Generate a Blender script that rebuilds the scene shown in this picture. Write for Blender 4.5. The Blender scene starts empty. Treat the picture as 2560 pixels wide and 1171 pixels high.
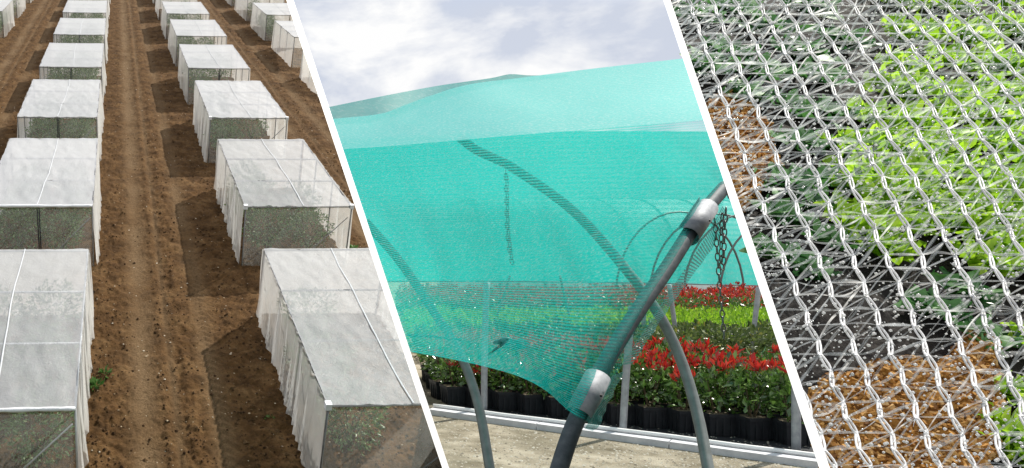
import bpy, bmesh, math, random
import numpy as np
from mathutils import Vector, Matrix

random.seed(7)
RNG = np.random.default_rng(11)
S = bpy.context.scene
C = S.collection

# ------------------------------------------------------------------ camera
F, PU, PV, CZ = 2000.0, 420.0, 640.0, 2.8      # focal length and optical axis on a 2560 px wide frame
cam_d = bpy.data.cameras.new('camera')
cam_d.sensor_width = 36.0
cam_d.lens = F / 2560 * 36
cam_d.shift_x = (1280 - PU) / 2560
cam_d.shift_y = (PV - 585.5) / 2560
cam_d.clip_start = 0.05
cam_d.clip_end = 3000
cam = bpy.data.objects.new('camera', cam_d)
cam.location = (0, 0, CZ)
cam.rotation_euler = (math.radians(90), 0, 0)
C.objects.link(cam)
S.camera = cam

# ------------------------------------------------------------------ sky and sun
SUN = Vector((0.52, 0.30, 0.80)).normalized()
elev = math.asin(SUN.z)
azim = math.atan2(SUN.x, SUN.y)
w = bpy.data.worlds.new('World')
S.world = w
w.use_nodes = True
nt = w.node_tree
nt.nodes.clear()
out = nt.nodes.new('ShaderNodeOutputWorld')
bg = nt.nodes.new('ShaderNodeBackground')
bg.inputs['Strength'].default_value = 0.1
sky = nt.nodes.new('ShaderNodeTexSky')
sky.sky_type = 'NISHITA'
sky.sun_disc = False
sky.sun_elevation = elev
sky.sun_rotation = azim
sky.dust_density = 2.0
tc = nt.nodes.new('ShaderNodeTexCoord')
mp = nt.nodes.new('ShaderNodeMapping')
mp.inputs['Scale'].default_value = (1.0, 1.0, 2.1)
mp.inputs['Location'].default_value = (3.1, 2.2, 0.5)
nt.links.new(tc.outputs['Generated'], mp.inputs['Vector'])


def wnoise(scale, detail, rough, dist=0.0):
    n = nt.nodes.new('ShaderNodeTexNoise')
    n.inputs['Scale'].default_value = scale
    n.inputs['Detail'].default_value = detail
    n.inputs['Roughness'].default_value = rough
    n.inputs['Distortion'].default_value = dist
    nt.links.new(mp.outputs['Vector'], n.inputs['Vector'])
    return n


def wramp(src, a, b):
    r = nt.nodes.new('ShaderNodeValToRGB')
    r.color_ramp.elements[0].position = a
    r.color_ramp.elements[1].position = b
    nt.links.new(src, r.inputs['Fac'])
    return r


veil = wramp(wnoise(2.2, 4, .5).outputs['Fac'], .16, .46)
puff = wramp(wnoise(5.6, 12, .56, .2).outputs['Fac'], .45, .60)
m1 = nt.nodes.new('ShaderNodeMixRGB')
m1.inputs[2].default_value = (4.6, 4.95, 5.75, 1)      # grey lavender cloud sheet
nt.links.new(veil.outputs['Color'], m1.inputs[0])
nt.links.new(sky.outputs['Color'], m1.inputs[1])
m2 = nt.nodes.new('ShaderNodeMixRGB')
m2.inputs[2].default_value = (7.3, 7.3, 7.3, 1)      # sunlit white cloud
nt.links.new(puff.outputs['Color'], m2.inputs[0])
nt.links.new(m1.outputs['Color'], m2.inputs[1])
nt.links.new(m2.outputs['Color'], bg.inputs['Color'])
nt.links.new(bg.outputs['Background'], out.inputs['Surface'])

sun_d = bpy.data.lights.new('sun', 'SUN')
sun_d.energy = 4.8
sun_d.angle = math.radians(0.53)
sun_d.color = (1.0, 0.95, 0.86)
sun_o = bpy.data.objects.new('sun', sun_d)
sun_o.rotation_euler = SUN.to_track_quat('Z', 'Y').to_euler()
sun_o.location = (10, 5, 30)
C.objects.link(sun_o)

S.view_settings.view_transform = 'Standard'
S.view_settings.look = 'None'
S.view_settings.exposure = 0.45
S.view_settings.gamma = 1.0
S.view_settings.use_curve_mapping = False
S.render.engine = 'CYCLES'
S.cycles.max_bounces = 10
S.cycles.transparent_max_bounces = 24
S.cycles.transmission_bounces = 6
S.cycles.use_denoising = True
S.cycles.caustics_reflective = False
S.cycles.caustics_refractive = False


K = 1.75                       # nursery scaled about the camera, up from a 1.6 m eye height


# ------------------------------------------------------------------ geometry helpers
def P(px, py, d):
    """a point seen at (px, py) of the 2560 px frame, d metres in front of the camera"""
    return Vector(((px - PU) / F * d, d, CZ + (PV - py) / F * d))


def G(px, py, z=0.0):
    return P(px, py, (CZ - z) * F / (py - PV))


def proj(p):
    return PU + p[0] / p[1] * F, PV - (p[2] - CZ) / p[1] * F


B = 0.333                      # both leaning dividers run along px = a + B*py
A1, A2 = 724.5, 1667.0
C1 = (A1 + B * PV - PU) / F
C2 = (A2 + B * PV - PU) / F


def x1(y, z):                  # plane through the camera and the left divider's pixel line, cutting field from nursery
    return C1 * y - B * (z - CZ)


def x2(y, z):                  # plane through the camera and the right divider's pixel line, where the bank starts
    return C2 * y - B * (z - CZ)


def mesh(name, verts, faces, smooth=False, uvs=None):
    me = bpy.data.meshes.new(name)
    me.from_pydata([tuple(v) for v in verts], [], faces)
    if uvs is not None:
        uvl = me.uv_layers.new(name='UVMap')
        idx = np.empty(len(me.loops), dtype=np.int32)
        me.loops.foreach_get('vertex_index', idx)
        uvl.data.foreach_set('uv', np.asarray(uvs, dtype=np.float32)[idx].ravel())
    if smooth:
        me.polygons.foreach_set('use_smooth', [True] * len(me.polygons))
    me.update()
    return me


def add(name, me, mat=None, parent=None, loc=None):
    o = bpy.data.objects.new(name, me)
    if mat is not None and me is not None and not me.materials:
        me.materials.append(mat)
    C.objects.link(o)
    if parent is not None:
        o.parent = parent
    if loc is not None:
        o.location = loc
    return o


def tag(o, label, cat, group=None):
    o['label'] = label
    o['category'] = cat
    if group:
        o['group'] = group
    return o


def empty(name, loc=(0, 0, 0), label=None, cat=None, group=None):
    o = bpy.data.objects.new(name, None)
    o.empty_display_size = 0.1
    o.location = loc
    C.objects.link(o)
    if label:
        tag(o, label, cat, group)
    return o


def tube_data(pts, rad, sides=10, cap=True):
    pts = [Vector(p) for p in pts]
    n = len(pts)
    rads = rad if hasattr(rad, '__len__') else [rad] * n
    vs, fs = [], []
    t0 = (pts[1] - pts[0]).normalized()
    ref = Vector((0, 0, 1)) if abs(t0.z) < .9 else Vector((1, 0, 0))
    a = t0.cross(ref).normalized()
    for i, p in enumerate(pts):
        t = (pts[min(i + 1, n - 1)] - pts[max(i - 1, 0)]).normalized()
        a = (a - t * a.dot(t)).normalized()
        b = t.cross(a)
        for k in range(sides):
            q = 2 * math.pi * k / sides
            vs.append(p + (a * math.cos(q) + b * math.sin(q)) * rads[i])
    for i in range(n - 1):
        for k in range(sides):
            k2 = (k + 1) % sides
            fs.append((i * sides + k, i * sides + k2, (i + 1) * sides + k2, (i + 1) * sides + k))
    if cap:
        fs.append(tuple(range(sides - 1, -1, -1)))
        fs.append(tuple(range((n - 1) * sides, n * sides)))
    return vs, fs


def tube(name, pts, rad, mat, parent=None, sides=10, smooth=True):
    v, f = tube_data(pts, rad, sides)
    return add(name, mesh(name, v, f, smooth), mat, parent)


def box_data(x0, x1_, y0, y1, z0, z1):
    v = [(x, y, z) for z in (z0, z1) for y in (y0, y1) for x in (x0, x1_)]
    f = [(0, 2, 3, 1), (4, 5, 7, 6), (0, 1, 5, 4), (2, 6, 7, 3), (0, 4, 6, 2), (1, 3, 7, 5)]
    return v, f


class MB:
    def __init__(s):
        s.v, s.f, s.n = [], [], 0

    def add(s, v, f):
        s.v += [tuple(p) for p in v]
        s.f += [tuple(i + s.n for i in q) for q in f]
        s.n += len(v)

    def build(s, name, mat, parent=None, smooth=False):
        return add(name, mesh(name, s.v, s.f, smooth), mat, parent)


def spline(pts, n):
    """Catmull-Rom through the points, n samples"""
    p = [np.array(q, dtype=float) for q in pts]
    p = [2 * p[0] - p[1]] + p + [2 * p[-1] - p[-2]]
    m = len(p) - 3
    res = []
    for i in range(n):
        t = i / (n - 1) * m
        k = min(int(t), m - 1)
        t -= k
        a, b, c, d = p[k:k + 4]
        res.append(.5 * (2 * b + (c - a) * t + (2 * a - 5 * b + 4 * c - d) * t * t + (3 * b - a - 3 * c + d) * t ** 3))
    return res


def hash2(ix, iy, seed):
    h = (ix.astype(np.int64) * 374761393 + iy.astype(np.int64) * 668265263 + seed * 1274126177) & 0xffffffff
    h = ((h ^ (h >> 13)) * 1274126177) & 0xffffffff
    return ((h ^ (h >> 16)) & 0xffff) / 65535.0


def vnoise(x, y, seed=0):
    ix, iy = np.floor(x), np.floor(y)
    fx, fy = x - ix, y - iy
    fx = fx * fx * (3 - 2 * fx)
    fy = fy * fy * (3 - 2 * fy)
    a = hash2(ix, iy, seed)
    b = hash2(ix + 1, iy, seed)
    c = hash2(ix, iy + 1, seed)
    d = hash2(ix + 1, iy + 1, seed)
    return (a * (1 - fx) + b * fx) * (1 - fy) + (c * (1 - fx) + d * fx) * fy - .5


# ------------------------------------------------------------------ materials
def new_mat(name):
    m = bpy.data.materials.new(name)
    m.use_nodes = True
    m.node_tree.nodes.clear()
    return m, m.node_tree


def N_(t, kind, **kw):
    n = t.nodes.new('ShaderNode' + kind)
    for k, v in kw.items():
        if k.startswith('i_'):
            n.inputs[k[2:].replace('_', ' ')].default_value = v
        else:
            setattr(n, k, v)
    return n


def ramp(t, src, stops):
    r = t.nodes.new('ShaderNodeValToRGB')
    el = r.color_ramp.elements
    while len(el) < len(stops):
        el.new(.5)
    for e, (p, c) in zip(el, stops):
        e.position = p
        e.color = (*c, 1)
    t.links.new(src, r.inputs['Fac'])
    return r


def noise(t, scale, detail=6, rough=.6, vec='Object', dist=0.0):
    c = t.nodes.new('ShaderNodeTexCoord')
    n = t.nodes.new('ShaderNodeTexNoise')
    n.inputs['Scale'].default_value = scale
    n.inputs['Detail'].default_value = detail
    n.inputs['Roughness'].default_value = rough
    n.inputs['Distortion'].default_value = dist
    t.links.new(c.outputs[vec], n.inputs['Vector'])
    return n


def bump(t, src, strength, dist):
    b = t.nodes.new('ShaderNodeBump')
    b.inputs['Strength'].default_value = strength
    b.inputs['Distance'].default_value = dist
    t.links.new(src, b.inputs['Height'])
    return b


def surf(name, stops, scale, rough=.8, metallic=0.0, bumps=(), spec=.3, detail=8):
    """principled surface whose colour varies with noise"""
    m, t = new_mat(name)
    o = N_(t, 'OutputMaterial')
    p = N_(t, 'BsdfPrincipled')
    p.inputs['Roughness'].default_value = rough
    p.inputs['Metallic'].default_value = metallic
    p.inputs['Specular IOR Level'].default_value = spec
    n = noise(t, scale, detail, .62)
    r = ramp(t, n.outputs['Fac'], stops)
    t.links.new(r.outputs['Color'], p.inputs['Base Color'])
    last = None
    for (bs, st, ds) in bumps:
        bn = noise(t, bs, 8, .65)
        bb = bump(t, bn.outputs['Fac'], st, ds)
        if last:
            t.links.new(last.outputs['Normal'], bb.inputs['Normal'])
        last = bb
    if last:
        t.links.new(last.outputs['Normal'], p.inputs['Normal'])
    t.links.new(p.outputs['BSDF'], o.inputs['Surface'])
    return m


def leafmat(name, stops, rough=.4, trans=.35, spec=.5):
    m, t = new_mat(name)
    o = N_(t, 'OutputMaterial')
    g = N_(t, 'NewGeometry')
    r = ramp(t, g.outputs['Random Per Island'], stops)
    p = N_(t, 'BsdfPrincipled')
    p.inputs['Roughness'].default_value = rough
    p.inputs['Specular IOR Level'].default_value = spec
    tr = N_(t, 'BsdfTranslucent')
    mx = N_(t, 'MixShader')
    mx.inputs[0].default_value = trans
    t.links.new(r.outputs['Color'], p.inputs['Base Color'])
    t.links.new(r.outputs['Color'], tr.inputs['Color'])
    t.links.new(p.outputs['BSDF'], mx.inputs[1])
    t.links.new(tr.outputs['BSDF'], mx.inputs[2])
    t.links.new(mx.outputs[0], o.inputs['Surface'])
    return m


def netmat(name, col, cover, trans=.5, weave=260.0, patch=.12):
    """fine white cloth net: part of each patch is open, the threads scatter and pass light"""
    m, t = new_mat(name)
    o = N_(t, 'OutputMaterial')
    tp = N_(t, 'BsdfTransparent')
    df = N_(t, 'BsdfDiffuse')
    tl = N_(t, 'BsdfTranslucent')
    gl = N_(t, 'BsdfGlossy')
    gl.inputs['Roughness'].default_value = .45
    for q in (df, tl):
        q.inputs['Color'].default_value = (*col, 1)
    gl.inputs['Color'].default_value = (.9, .9, .9, 1)
    a = N_(t, 'MixShader')
    a.inputs[0].default_value = trans
    t.links.new(df.outputs[0], a.inputs[1])
    t.links.new(tl.outputs[0], a.inputs[2])
    a2 = N_(t, 'MixShader')
    a2.inputs[0].default_value = .06
    t.links.new(a.outputs[0], a2.inputs[1])
    t.links.new(gl.outputs[0], a2.inputs[2])
    n1 = noise(t, 2.2, 5, .6)
    n2 = noise(t, weave, 2, .5)
    mm = N_(t, 'Math', operation='MULTIPLY_ADD')
    mm.inputs[1].default_value = patch * 2
    mm.inputs[2].default_value = cover - patch
    t.links.new(n1.outputs['Fac'], mm.inputs[0])
    m3 = N_(t, 'Math', operation='MULTIPLY_ADD')
    m3.inputs[1].default_value = .3
    t.links.new(n2.outputs['Fac'], m3.inputs[0])
    m4 = N_(t, 'Math', operation='SUBTRACT')
    m4.inputs[1].default_value = .15
    t.links.new(mm.outputs[0], m3.inputs[2])
    t.links.new(m3.outputs[0], m4.inputs[0])
    b = N_(t, 'MixShader')
    t.links.new(m4.outputs[0], b.inputs[0])
    t.links.new(tp.outputs[0], b.inputs[1])
    t.links.new(a2.outputs[0], b.inputs[2])
    wn = noise(t, 9, 6, .7, dist=1.5)
    bb = bump(t, wn.outputs['Fac'], .5, .045)
    for q in (df, tl, gl):
        t.links.new(bb.outputs['Normal'], q.inputs['Normal'])
    t.links.new(b.outputs[0], o.inputs['Surface'])
    return m


def tealmat(name, stripes, cover_lo, cover_hi, col=(.03, .50, .45), sparkle=.5, gloss=.22, spscale=90, stretch=False):
    """knitted teal shade cloth: rows of thread (UV v) with open gaps between them"""
    m, t = new_mat(name)
    o = N_(t, 'OutputMaterial')
    uv = N_(t, 'UVMap')
    sx = N_(t, 'SeparateXYZ')
    t.links.new(uv.outputs['UV'], sx.inputs[0])
    mu = N_(t, 'Math', operation='MULTIPLY')
    mu.inputs[1].default_value = stripes * 2 * math.pi
    t.links.new(sx.outputs['Y'], mu.inputs[0])
    sn = N_(t, 'Math', operation='SINE')
    t.links.new(mu.outputs[0], sn.inputs[0])
    mr = N_(t, 'MapRange')
    mr.inputs['From Min'].default_value = -.5
    mr.inputs['From Max'].default_value = .5
    mr.inputs['To Min'].default_value = cover_lo
    mr.inputs['To Max'].default_value = cover_hi
    t.links.new(sn.outputs[0], mr.inputs['Value'])
    if stretch:
        st_ = N_(t, 'MapRange')
        st_.inputs['From Min'].default_value = .86
        st_.inputs['From Max'].default_value = .97
        st_.inputs['To Min'].default_value = 1.0
        st_.inputs['To Max'].default_value = .42
        t.links.new(sx.outputs['X'], st_.inputs['Value'])
        mm_ = N_(t, 'Math', operation='MULTIPLY')
        t.links.new(mr.outputs[0], mm_.inputs[0])
        t.links.new(st_.outputs[0], mm_.inputs[1])
        mr = mm_
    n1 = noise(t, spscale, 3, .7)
    cr = ramp(t, n1.outputs['Fac'], [(.50, col), (.80, tuple(c + (0.9 - c) * sparkle for c in col))])  # glints painted into the thread colour as pale noise flecks
    df = N_(t, 'BsdfDiffuse')
    tl = N_(t, 'BsdfTranslucent')
    gl = N_(t, 'BsdfGlossy')
    gl.inputs['Roughness'].default_value = .30
    gl.inputs['Color'].default_value = (.75, .95, .93, 1)
    t.links.new(cr.outputs['Color'], df.inputs['Color'])
    t.links.new(cr.outputs['Color'], tl.inputs['Color'])
    a = N_(t, 'MixShader')
    a.inputs[0].default_value = .55
    t.links.new(df.outputs[0], a.inputs[1])
    t.links.new(tl.outputs[0], a.inputs[2])
    a2 = N_(t, 'MixShader')
    a2.inputs[0].default_value = gloss
    t.links.new(a.outputs[0], a2.inputs[1])
    t.links.new(gl.outputs[0], a2.inputs[2])
    bb = bump(t, n1.outputs['Fac'], .35, .006)
    t.links.new(bb.outputs['Normal'], gl.inputs['Normal'])
    tp = N_(t, 'BsdfTransparent')
    tp.inputs['Color'].default_value = (.80, .97, .95, 1)
    b = N_(t, 'MixShader')
    t.links.new(mr.outputs[0], b.inputs[0])
    t.links.new(tp.outputs[0], b.inputs[1])
    t.links.new(a2.outputs[0], b.inputs[2])
    t.links.new(b.outputs[0], o.inputs['Surface'])
    return m


M = {}
M['soil'] = surf('soil', [(.28, (.042, .022, .0085)), (.5, (.092, .049, .019)), (.74, (.158, .094, .042))], 1.9, .95,
                 bumps=((14, .8, .05), (60, .7, .02)), spec=.1)
def soil_tracks():
    m = M['soil']
    t = m.node_tree
    p = next(n for n in t.nodes if n.type == 'BSDF_PRINCIPLED')
    old = p.inputs['Base Color'].links[0].from_socket
    at = N_(t, 'Attribute', attribute_name='trodden')
    n2 = noise(t, 26, 6, .7)
    r2 = ramp(t, n2.outputs['Fac'], [(.3, (.095, .058, .028)), (.7, (.185, .122, .066))])
    n3 = noise(t, 7, 8, .75)
    r3 = ramp(t, n3.outputs['Fac'], [(.34, (.58, .58, .58)), (.64, (1.2, 1.18, 1.15))])
    ml = N_(t, 'MixRGB', blend_type='MULTIPLY')
    ml.inputs[0].default_value = .85
    t.links.new(old, ml.inputs[1])
    t.links.new(r3.outputs['Color'], ml.inputs[2])
    mx = N_(t, 'MixRGB')
    t.links.new(at.outputs['Fac'], mx.inputs[0])
    t.links.new(ml.outputs['Color'], mx.inputs[1])
    t.links.new(r2.outputs['Color'], mx.inputs[2])
    t.links.new(mx.outputs['Color'], p.inputs['Base Color'])


soil_tracks()
M['clod'] = leafmat('clod', [(0, (.028, .015, .007)), (.6, (.072, .040, .019)), (1, (.14, .086, .043))], .95, 0, .1)
M['pebble'] = leafmat('pebble', [(0, (.25, .17, .1)), (.6, (.42, .33, .22)), (1, (.62, .55, .45))], .8, 0, .2)
M['net_near'] = netmat('net_near', (.66, .68, .71), .58, .42)
M['net_roof'] = netmat('net_roof', (.70, .72, .755), .74, .40, patch=.08)
M['net_side'] = netmat('net_side', (.86, .85, .82), .52, .62)
M['net_front'] = netmat('net_front', (.78, .80, .76), .20, .5)
M['seam'] = surf('roof_seam', [(.3, (.44, .46, .49)), (.7, (.56, .58, .60))], 12, .8)
M['net_band'] = surf('net_band', [(.3, (.72, .74, .77)), (.7, (.84, .85, .87))], 12, .8, bumps=((30, .6, .02),))
M['frame'] = surf('frame_metal', [(.3, (.10, .10, .11)), (.7, (.22, .22, .23))], 6, .5, .3)
M['frame_light'] = surf('frame_galvanised', [(.3, (.33, .35, .37)), (.7, (.48, .50, .52))], 6, .5, .4)
M['zip'] = surf('zip_black', [(.3, (.012, .013, .016)), (.7, (.03, .032, .04))], 20, .6)
M['shrub'] = leafmat('shrub_leaf', [(0, (.030, .070, .016)), (.5, (.085, .165, .045)), (.85, (.17, .27, .085)), (1, (.30, .38, .18))], .45, .3)
M['stem'] = surf('stem_bark', [(.3, (.06, .04, .02)), (.7, (.12, .09, .05))], 20, .9)
M['weed'] = leafmat('weed_leaf', [(0, (.04, .12, .02)), (1, (.12, .24, .06))], .5, .3)
M['white'] = surf('white_paint', [(.2, (.86, .86, .855)), (.8, (.90, .90, .895))], 3, .55)
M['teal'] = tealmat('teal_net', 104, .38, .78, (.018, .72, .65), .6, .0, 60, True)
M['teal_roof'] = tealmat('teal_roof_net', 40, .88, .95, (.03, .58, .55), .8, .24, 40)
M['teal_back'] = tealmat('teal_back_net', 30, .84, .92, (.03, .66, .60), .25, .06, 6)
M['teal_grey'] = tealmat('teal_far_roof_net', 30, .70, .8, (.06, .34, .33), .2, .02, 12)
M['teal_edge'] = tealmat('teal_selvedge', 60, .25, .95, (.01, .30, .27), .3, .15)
M['galv'] = surf('galvanised_pipe', [(.25, (.032, .045, .053)), (.5, (.065, .082, .095)), (.8, (.12, .138, .15))], 22, .65, .1, bumps=((40, .2, .004),))
M['pipe_dull'] = surf('dull_pipe', [(.3, (.12, .135, .13)), (.7, (.20, .22, .215))], 8, .5, .3)
M['pipe_grey'] = surf('grey_post_pipe', [(.3, (.26, .28, .30)), (.7, (.42, .44, .46))], 8, .5, .3)
M['clip'] = surf('clip_metal', [(.3, (.20, .215, .24)), (.7, (.34, .36, .39))], 30, .6, .12, bumps=((90, .3, .004),))
M['hollow'] = surf('hollow_dark', [(.3, (.015, .015, .016)), (.7, (.04, .04, .04))], 20, .5, .5)  # painted darkness of the clip holes and the hem slit
M['gravel'] = surf('gravel_ground', [(.28, (.17, .145, .10)), (.5, (.33, .295, .23)), (.72, (.45, .41, .33))], 2.3, .95,
                   bumps=((40, .8, .02), (160, .8, .008)), spec=.1, detail=12)
def gravel_stains():
    t = M['gravel'].node_tree
    p = next(n for n in t.nodes if n.type == 'BSDF_PRINCIPLED')
    old = p.inputs['Base Color'].links[0].from_socket
    n3 = noise(t, .55, 5, .6, dist=.6)
    r3 = ramp(t, n3.outputs['Fac'], [(.40, (.52, .52, .46)), (.56, (1.08, 1.07, 1.05))])
    ml = N_(t, 'MixRGB', blend_type='MULTIPLY')
    ml.inputs[0].default_value = .9
    t.links.new(old, ml.inputs[1])
    t.links.new(r3.outputs['Color'], ml.inputs[2])
    t.links.new(ml.outputs['Color'], p.inputs['Base Color'])


gravel_stains()
M['gravel_stone'] = leafmat('gravel_stone', [(0, (.12, .10, .07)), (.5, (.36, .33, .27)), (1, (.55, .52, .45))], .9, 0, .2)
M['mat'] = surf('weed_mat', [(.3, (.012, .013, .016)), (.7, (.03, .032, .038))], 8, .8, bumps=((150, .5, .004),))
M['concrete'] = surf('edging_concrete', [(.3, (.42, .43, .46)), (.7, (.60, .60, .62))], 6, .8, bumps=((60, .4, .004),))
M['pvc'] = surf('white_hose', [(.3, (.70, .70, .69)), (.7, (.80, .80, .79))], 6, .4)
M['pot'] = surf('pot_black', [(.3, (.010, .011, .013)), (.7, (.026, .028, .032))], 12, .45)
M['compost'] = surf('compost', [(.3, (.05, .035, .02)), (.7, (.28, .23, .16))], 60, .95)
M['glossleaf'] = leafmat('glossy_leaf', [(0, (.025, .065, .012)), (.5, (.08, .17, .03)), (.85, (.15, .28, .05)), (1, (.24, .36, .12))], .24, .25, 1.0)
M['redleaf'] = leafmat('red_leaf', [(0, (.22, .008, .008)), (.6, (.46, .018, .016)), (1, (.62, .07, .035))], .3, .35, .6)
M['limeleaf'] = leafmat('lime_leaf', [(0, (.10, .22, .012)), (.5, (.22, .42, .02)), (1, (.38, .56, .05))], .45, .4)
M['darkleaf'] = leafmat('dark_leaf', [(0, (.035, .06, .018)), (.6, (.09, .14, .035)), (.93, (.17, .22, .06)), (1, (.40, .34, .05))], .4, .25)
M['film'] = surf('tunnel_film', [(.3, (.66, .72, .72)), (.7, (.80, .84, .84))], 1.5, .5)
M['chain'] = surf('chain_steel', [(.3, (.14, .14, .14)), (.7, (.30, .30, .29))], 30, .4, .7)
M['wall'] = surf('gap_wall', [(.3, (.30, .29, .27)), (.7, (.42, .41, .39))], 3, .9, bumps=((12, .5, .03),))
M['darksoil'] = surf('dark_bed_soil', [(.3, (.010, .009, .009)), (.6, (.03, .024, .02)), (.85, (.07, .055, .04))], 9, .9, bumps=((30, .8, .03),))
M['bark'] = leafmat('bark_chip', [(0, (.14, .055, .012)), (.4, (.38, .18, .04)), (.8, (.58, .32, .09)), (1, (.72, .48, .22))], .8, .1, .2)
M['lettuce'] = leafmat('lettuce_leaf', [(0, (.26, .50, .02)), (.5, (.44, .72, .04)), (1, (.60, .82, .10))], .45, .5, .4)
M['cabbage'] = leafmat('cabbage_leaf', [(0, (.025, .11, .028)), (.5, (.06, .21, .05)), (1, (.14, .34, .08))], .4, .3, .5)
M['terrain'] = surf('terrain_grass', [(.3, (.05, .07, .025)), (.7, (.10, .12, .045))], .3, .95, bumps=((3, .6, .1),))


def thread_mat(name, cover, col, gloss, rough, trans):
    m, t = new_mat(name)
    o = N_(t, 'OutputMaterial')
    tp = N_(t, 'BsdfTransparent')
    df = N_(t, 'BsdfDiffuse')
    tl = N_(t, 'BsdfTranslucent')
    gl = N_(t, 'BsdfGlossy')
    gl.inputs['Roughness'].default_value = rough
    g = N_(t, 'NewGeometry')
    r = ramp(t, g.outputs['Random Per Island'], [(0, tuple(c * .82 for c in col)), (1, col)])
    t.links.new(r.outputs[0], df.inputs['Color'])
    t.links.new(r.outputs[0], tl.inputs['Color'])
    a = N_(t, 'MixShader')
    a.inputs[0].default_value = trans
    t.links.new(df.outputs[0], a.inputs[1])
    t.links.new(tl.outputs[0], a.inputs[2])
    b = N_(t, 'MixShader')
    b.inputs[0].default_value = gloss
    t.links.new(a.outputs[0], b.inputs[1])
    t.links.new(gl.outputs[0], b.inputs[2])
    c = N_(t, 'MixShader')
    c.inputs[0].default_value = cover
    t.links.new(tp.outputs[0], c.inputs[1])
    t.links.new(b.outputs[0], c.inputs[2])
    t.links.new(c.outputs[0], o.inputs['Surface'])
    return m


M['yarn'] = thread_mat('net_yarn', .95, (.95, .95, .96), .05, .3, .4)
M['tape'] = thread_mat('net_tape', .29, (.78, .82, .85), .04, .35, .55)
m, t = new_mat('water_drop')
o_ = N_(t, 'OutputMaterial')
g_ = N_(t, 'BsdfGlass')
g_.inputs['IOR'].default_value = 1.33
g_.inputs['Roughness'].default_value = 0.12
d_ = N_(t, 'BsdfTranslucent')  # backlit glints painted into the drops as white scatter
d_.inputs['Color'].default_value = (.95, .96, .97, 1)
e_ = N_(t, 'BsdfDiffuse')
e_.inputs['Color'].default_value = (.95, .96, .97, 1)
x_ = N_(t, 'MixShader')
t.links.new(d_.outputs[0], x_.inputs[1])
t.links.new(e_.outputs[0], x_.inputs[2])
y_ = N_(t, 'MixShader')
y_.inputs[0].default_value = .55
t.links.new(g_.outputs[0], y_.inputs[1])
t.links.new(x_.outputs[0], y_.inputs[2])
t.links.new(y_.outputs[0], o_.inputs['Surface'])
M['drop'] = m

# ------------------------------------------------------------------ the field: its frame of reference
CAM = Vector((0, 0, CZ))
V = Vector(((291 - PU) / F, 1, (PV + 279) / F)).normalized()
U = Vector((16.2, 1, 0.0))
U.z = -(U.x * V.x + U.y * V.y) / V.z
U.normalize()
N = U.cross(V)
DT, HC = 6.64, 1.52
D = DT + HC
WC = 2.50


def fw(u, v, h=0.0):
    return CAM + U * u + V * v + N * (h - D)


def field_uv(px, py, h=0.0):
    r = P(px, py, 1.0) - CAM
    k = (h - D) / r.dot(N)
    q = r * k
    return q.dot(U), q.dot(V)


def u_edge(v, h=0.0):           # where the field is cut by the left divider's camera plane
    q = V * v + N * (h - D)
    # q.x + u U.x = C1 (q.y + u U.y) - B (q.z + u U.z)
    return (C1 * q.y - B * q.z - q.x) / (U.x - C1 * U.y + B * U.z)


def u_left(v, px=-330.0):
    q = V * v + N * (-D)
    k = (px - PU) / F
    return (k * q.y - q.x) / (U.x - k * U.y)


# lattice of the cages, from the corners of the clearly seen ones
_v1 = field_uv(835, 1008, HC)[1]
_v6 = field_uv(412, 34, HC)[1]
VP_ = (_v6 - _v1) / 5
V0 = _v1
LC = field_uv(540, 347, HC)[1] - field_uv(613, 512, HC)[1]
UC = field_uv(613, 512, HC)[0] + WC / 2           # middle row
UL = field_uv(228, 500, HC)[0] - WC / 2           # row on the left
UPITCH = UC - UL
RUTS = [(.45, .20, .035), (.95, .05, .03), (1.72, .17, .03)]


def field_h(u, v):
    uu = (u - (UL + WC / 2) + 12 * UPITCH) % UPITCH + (UL + WC / 2)
    wob = .05 * vnoise(v * .35, u * 0, 5)
    smooth = np.zeros_like(u)
    h = np.zeros_like(u)
    for (c, wd, dp) in RUTS:
        g = np.exp(-((uu - c - wob) / wd) ** 2)
        h -= dp * g
        smooth = np.maximum(smooth, g)
    # ridges pushed up beside the ruts, tyre cleats
    cl = np.exp(-((uu - 1.72 - wob) / .17) ** 2) + .6 * np.exp(-((uu - .56 - wob) / .13) ** 2)
    h += .016 * cl * np.sign(np.sin((v + np.abs(uu - 1.72) * 1.2) * 2 * math.pi / .22))
    h += .03 * np.exp(-((uu - 1.25 - wob) / .14) ** 2) + .022 * np.exp(-((uu - .82 - wob) / .07) ** 2)
    rough = 1 - .85 * smooth
    h += .14 * vnoise(u * .5, v * .5, 1) * .5
    h += rough * (.06 * vnoise(u * 3, v * 3, 2) + .055 * vnoise(u * 8, v * 8, 3) + .05 * vnoise(u * 19, v * 19, 4))
    return h


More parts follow.
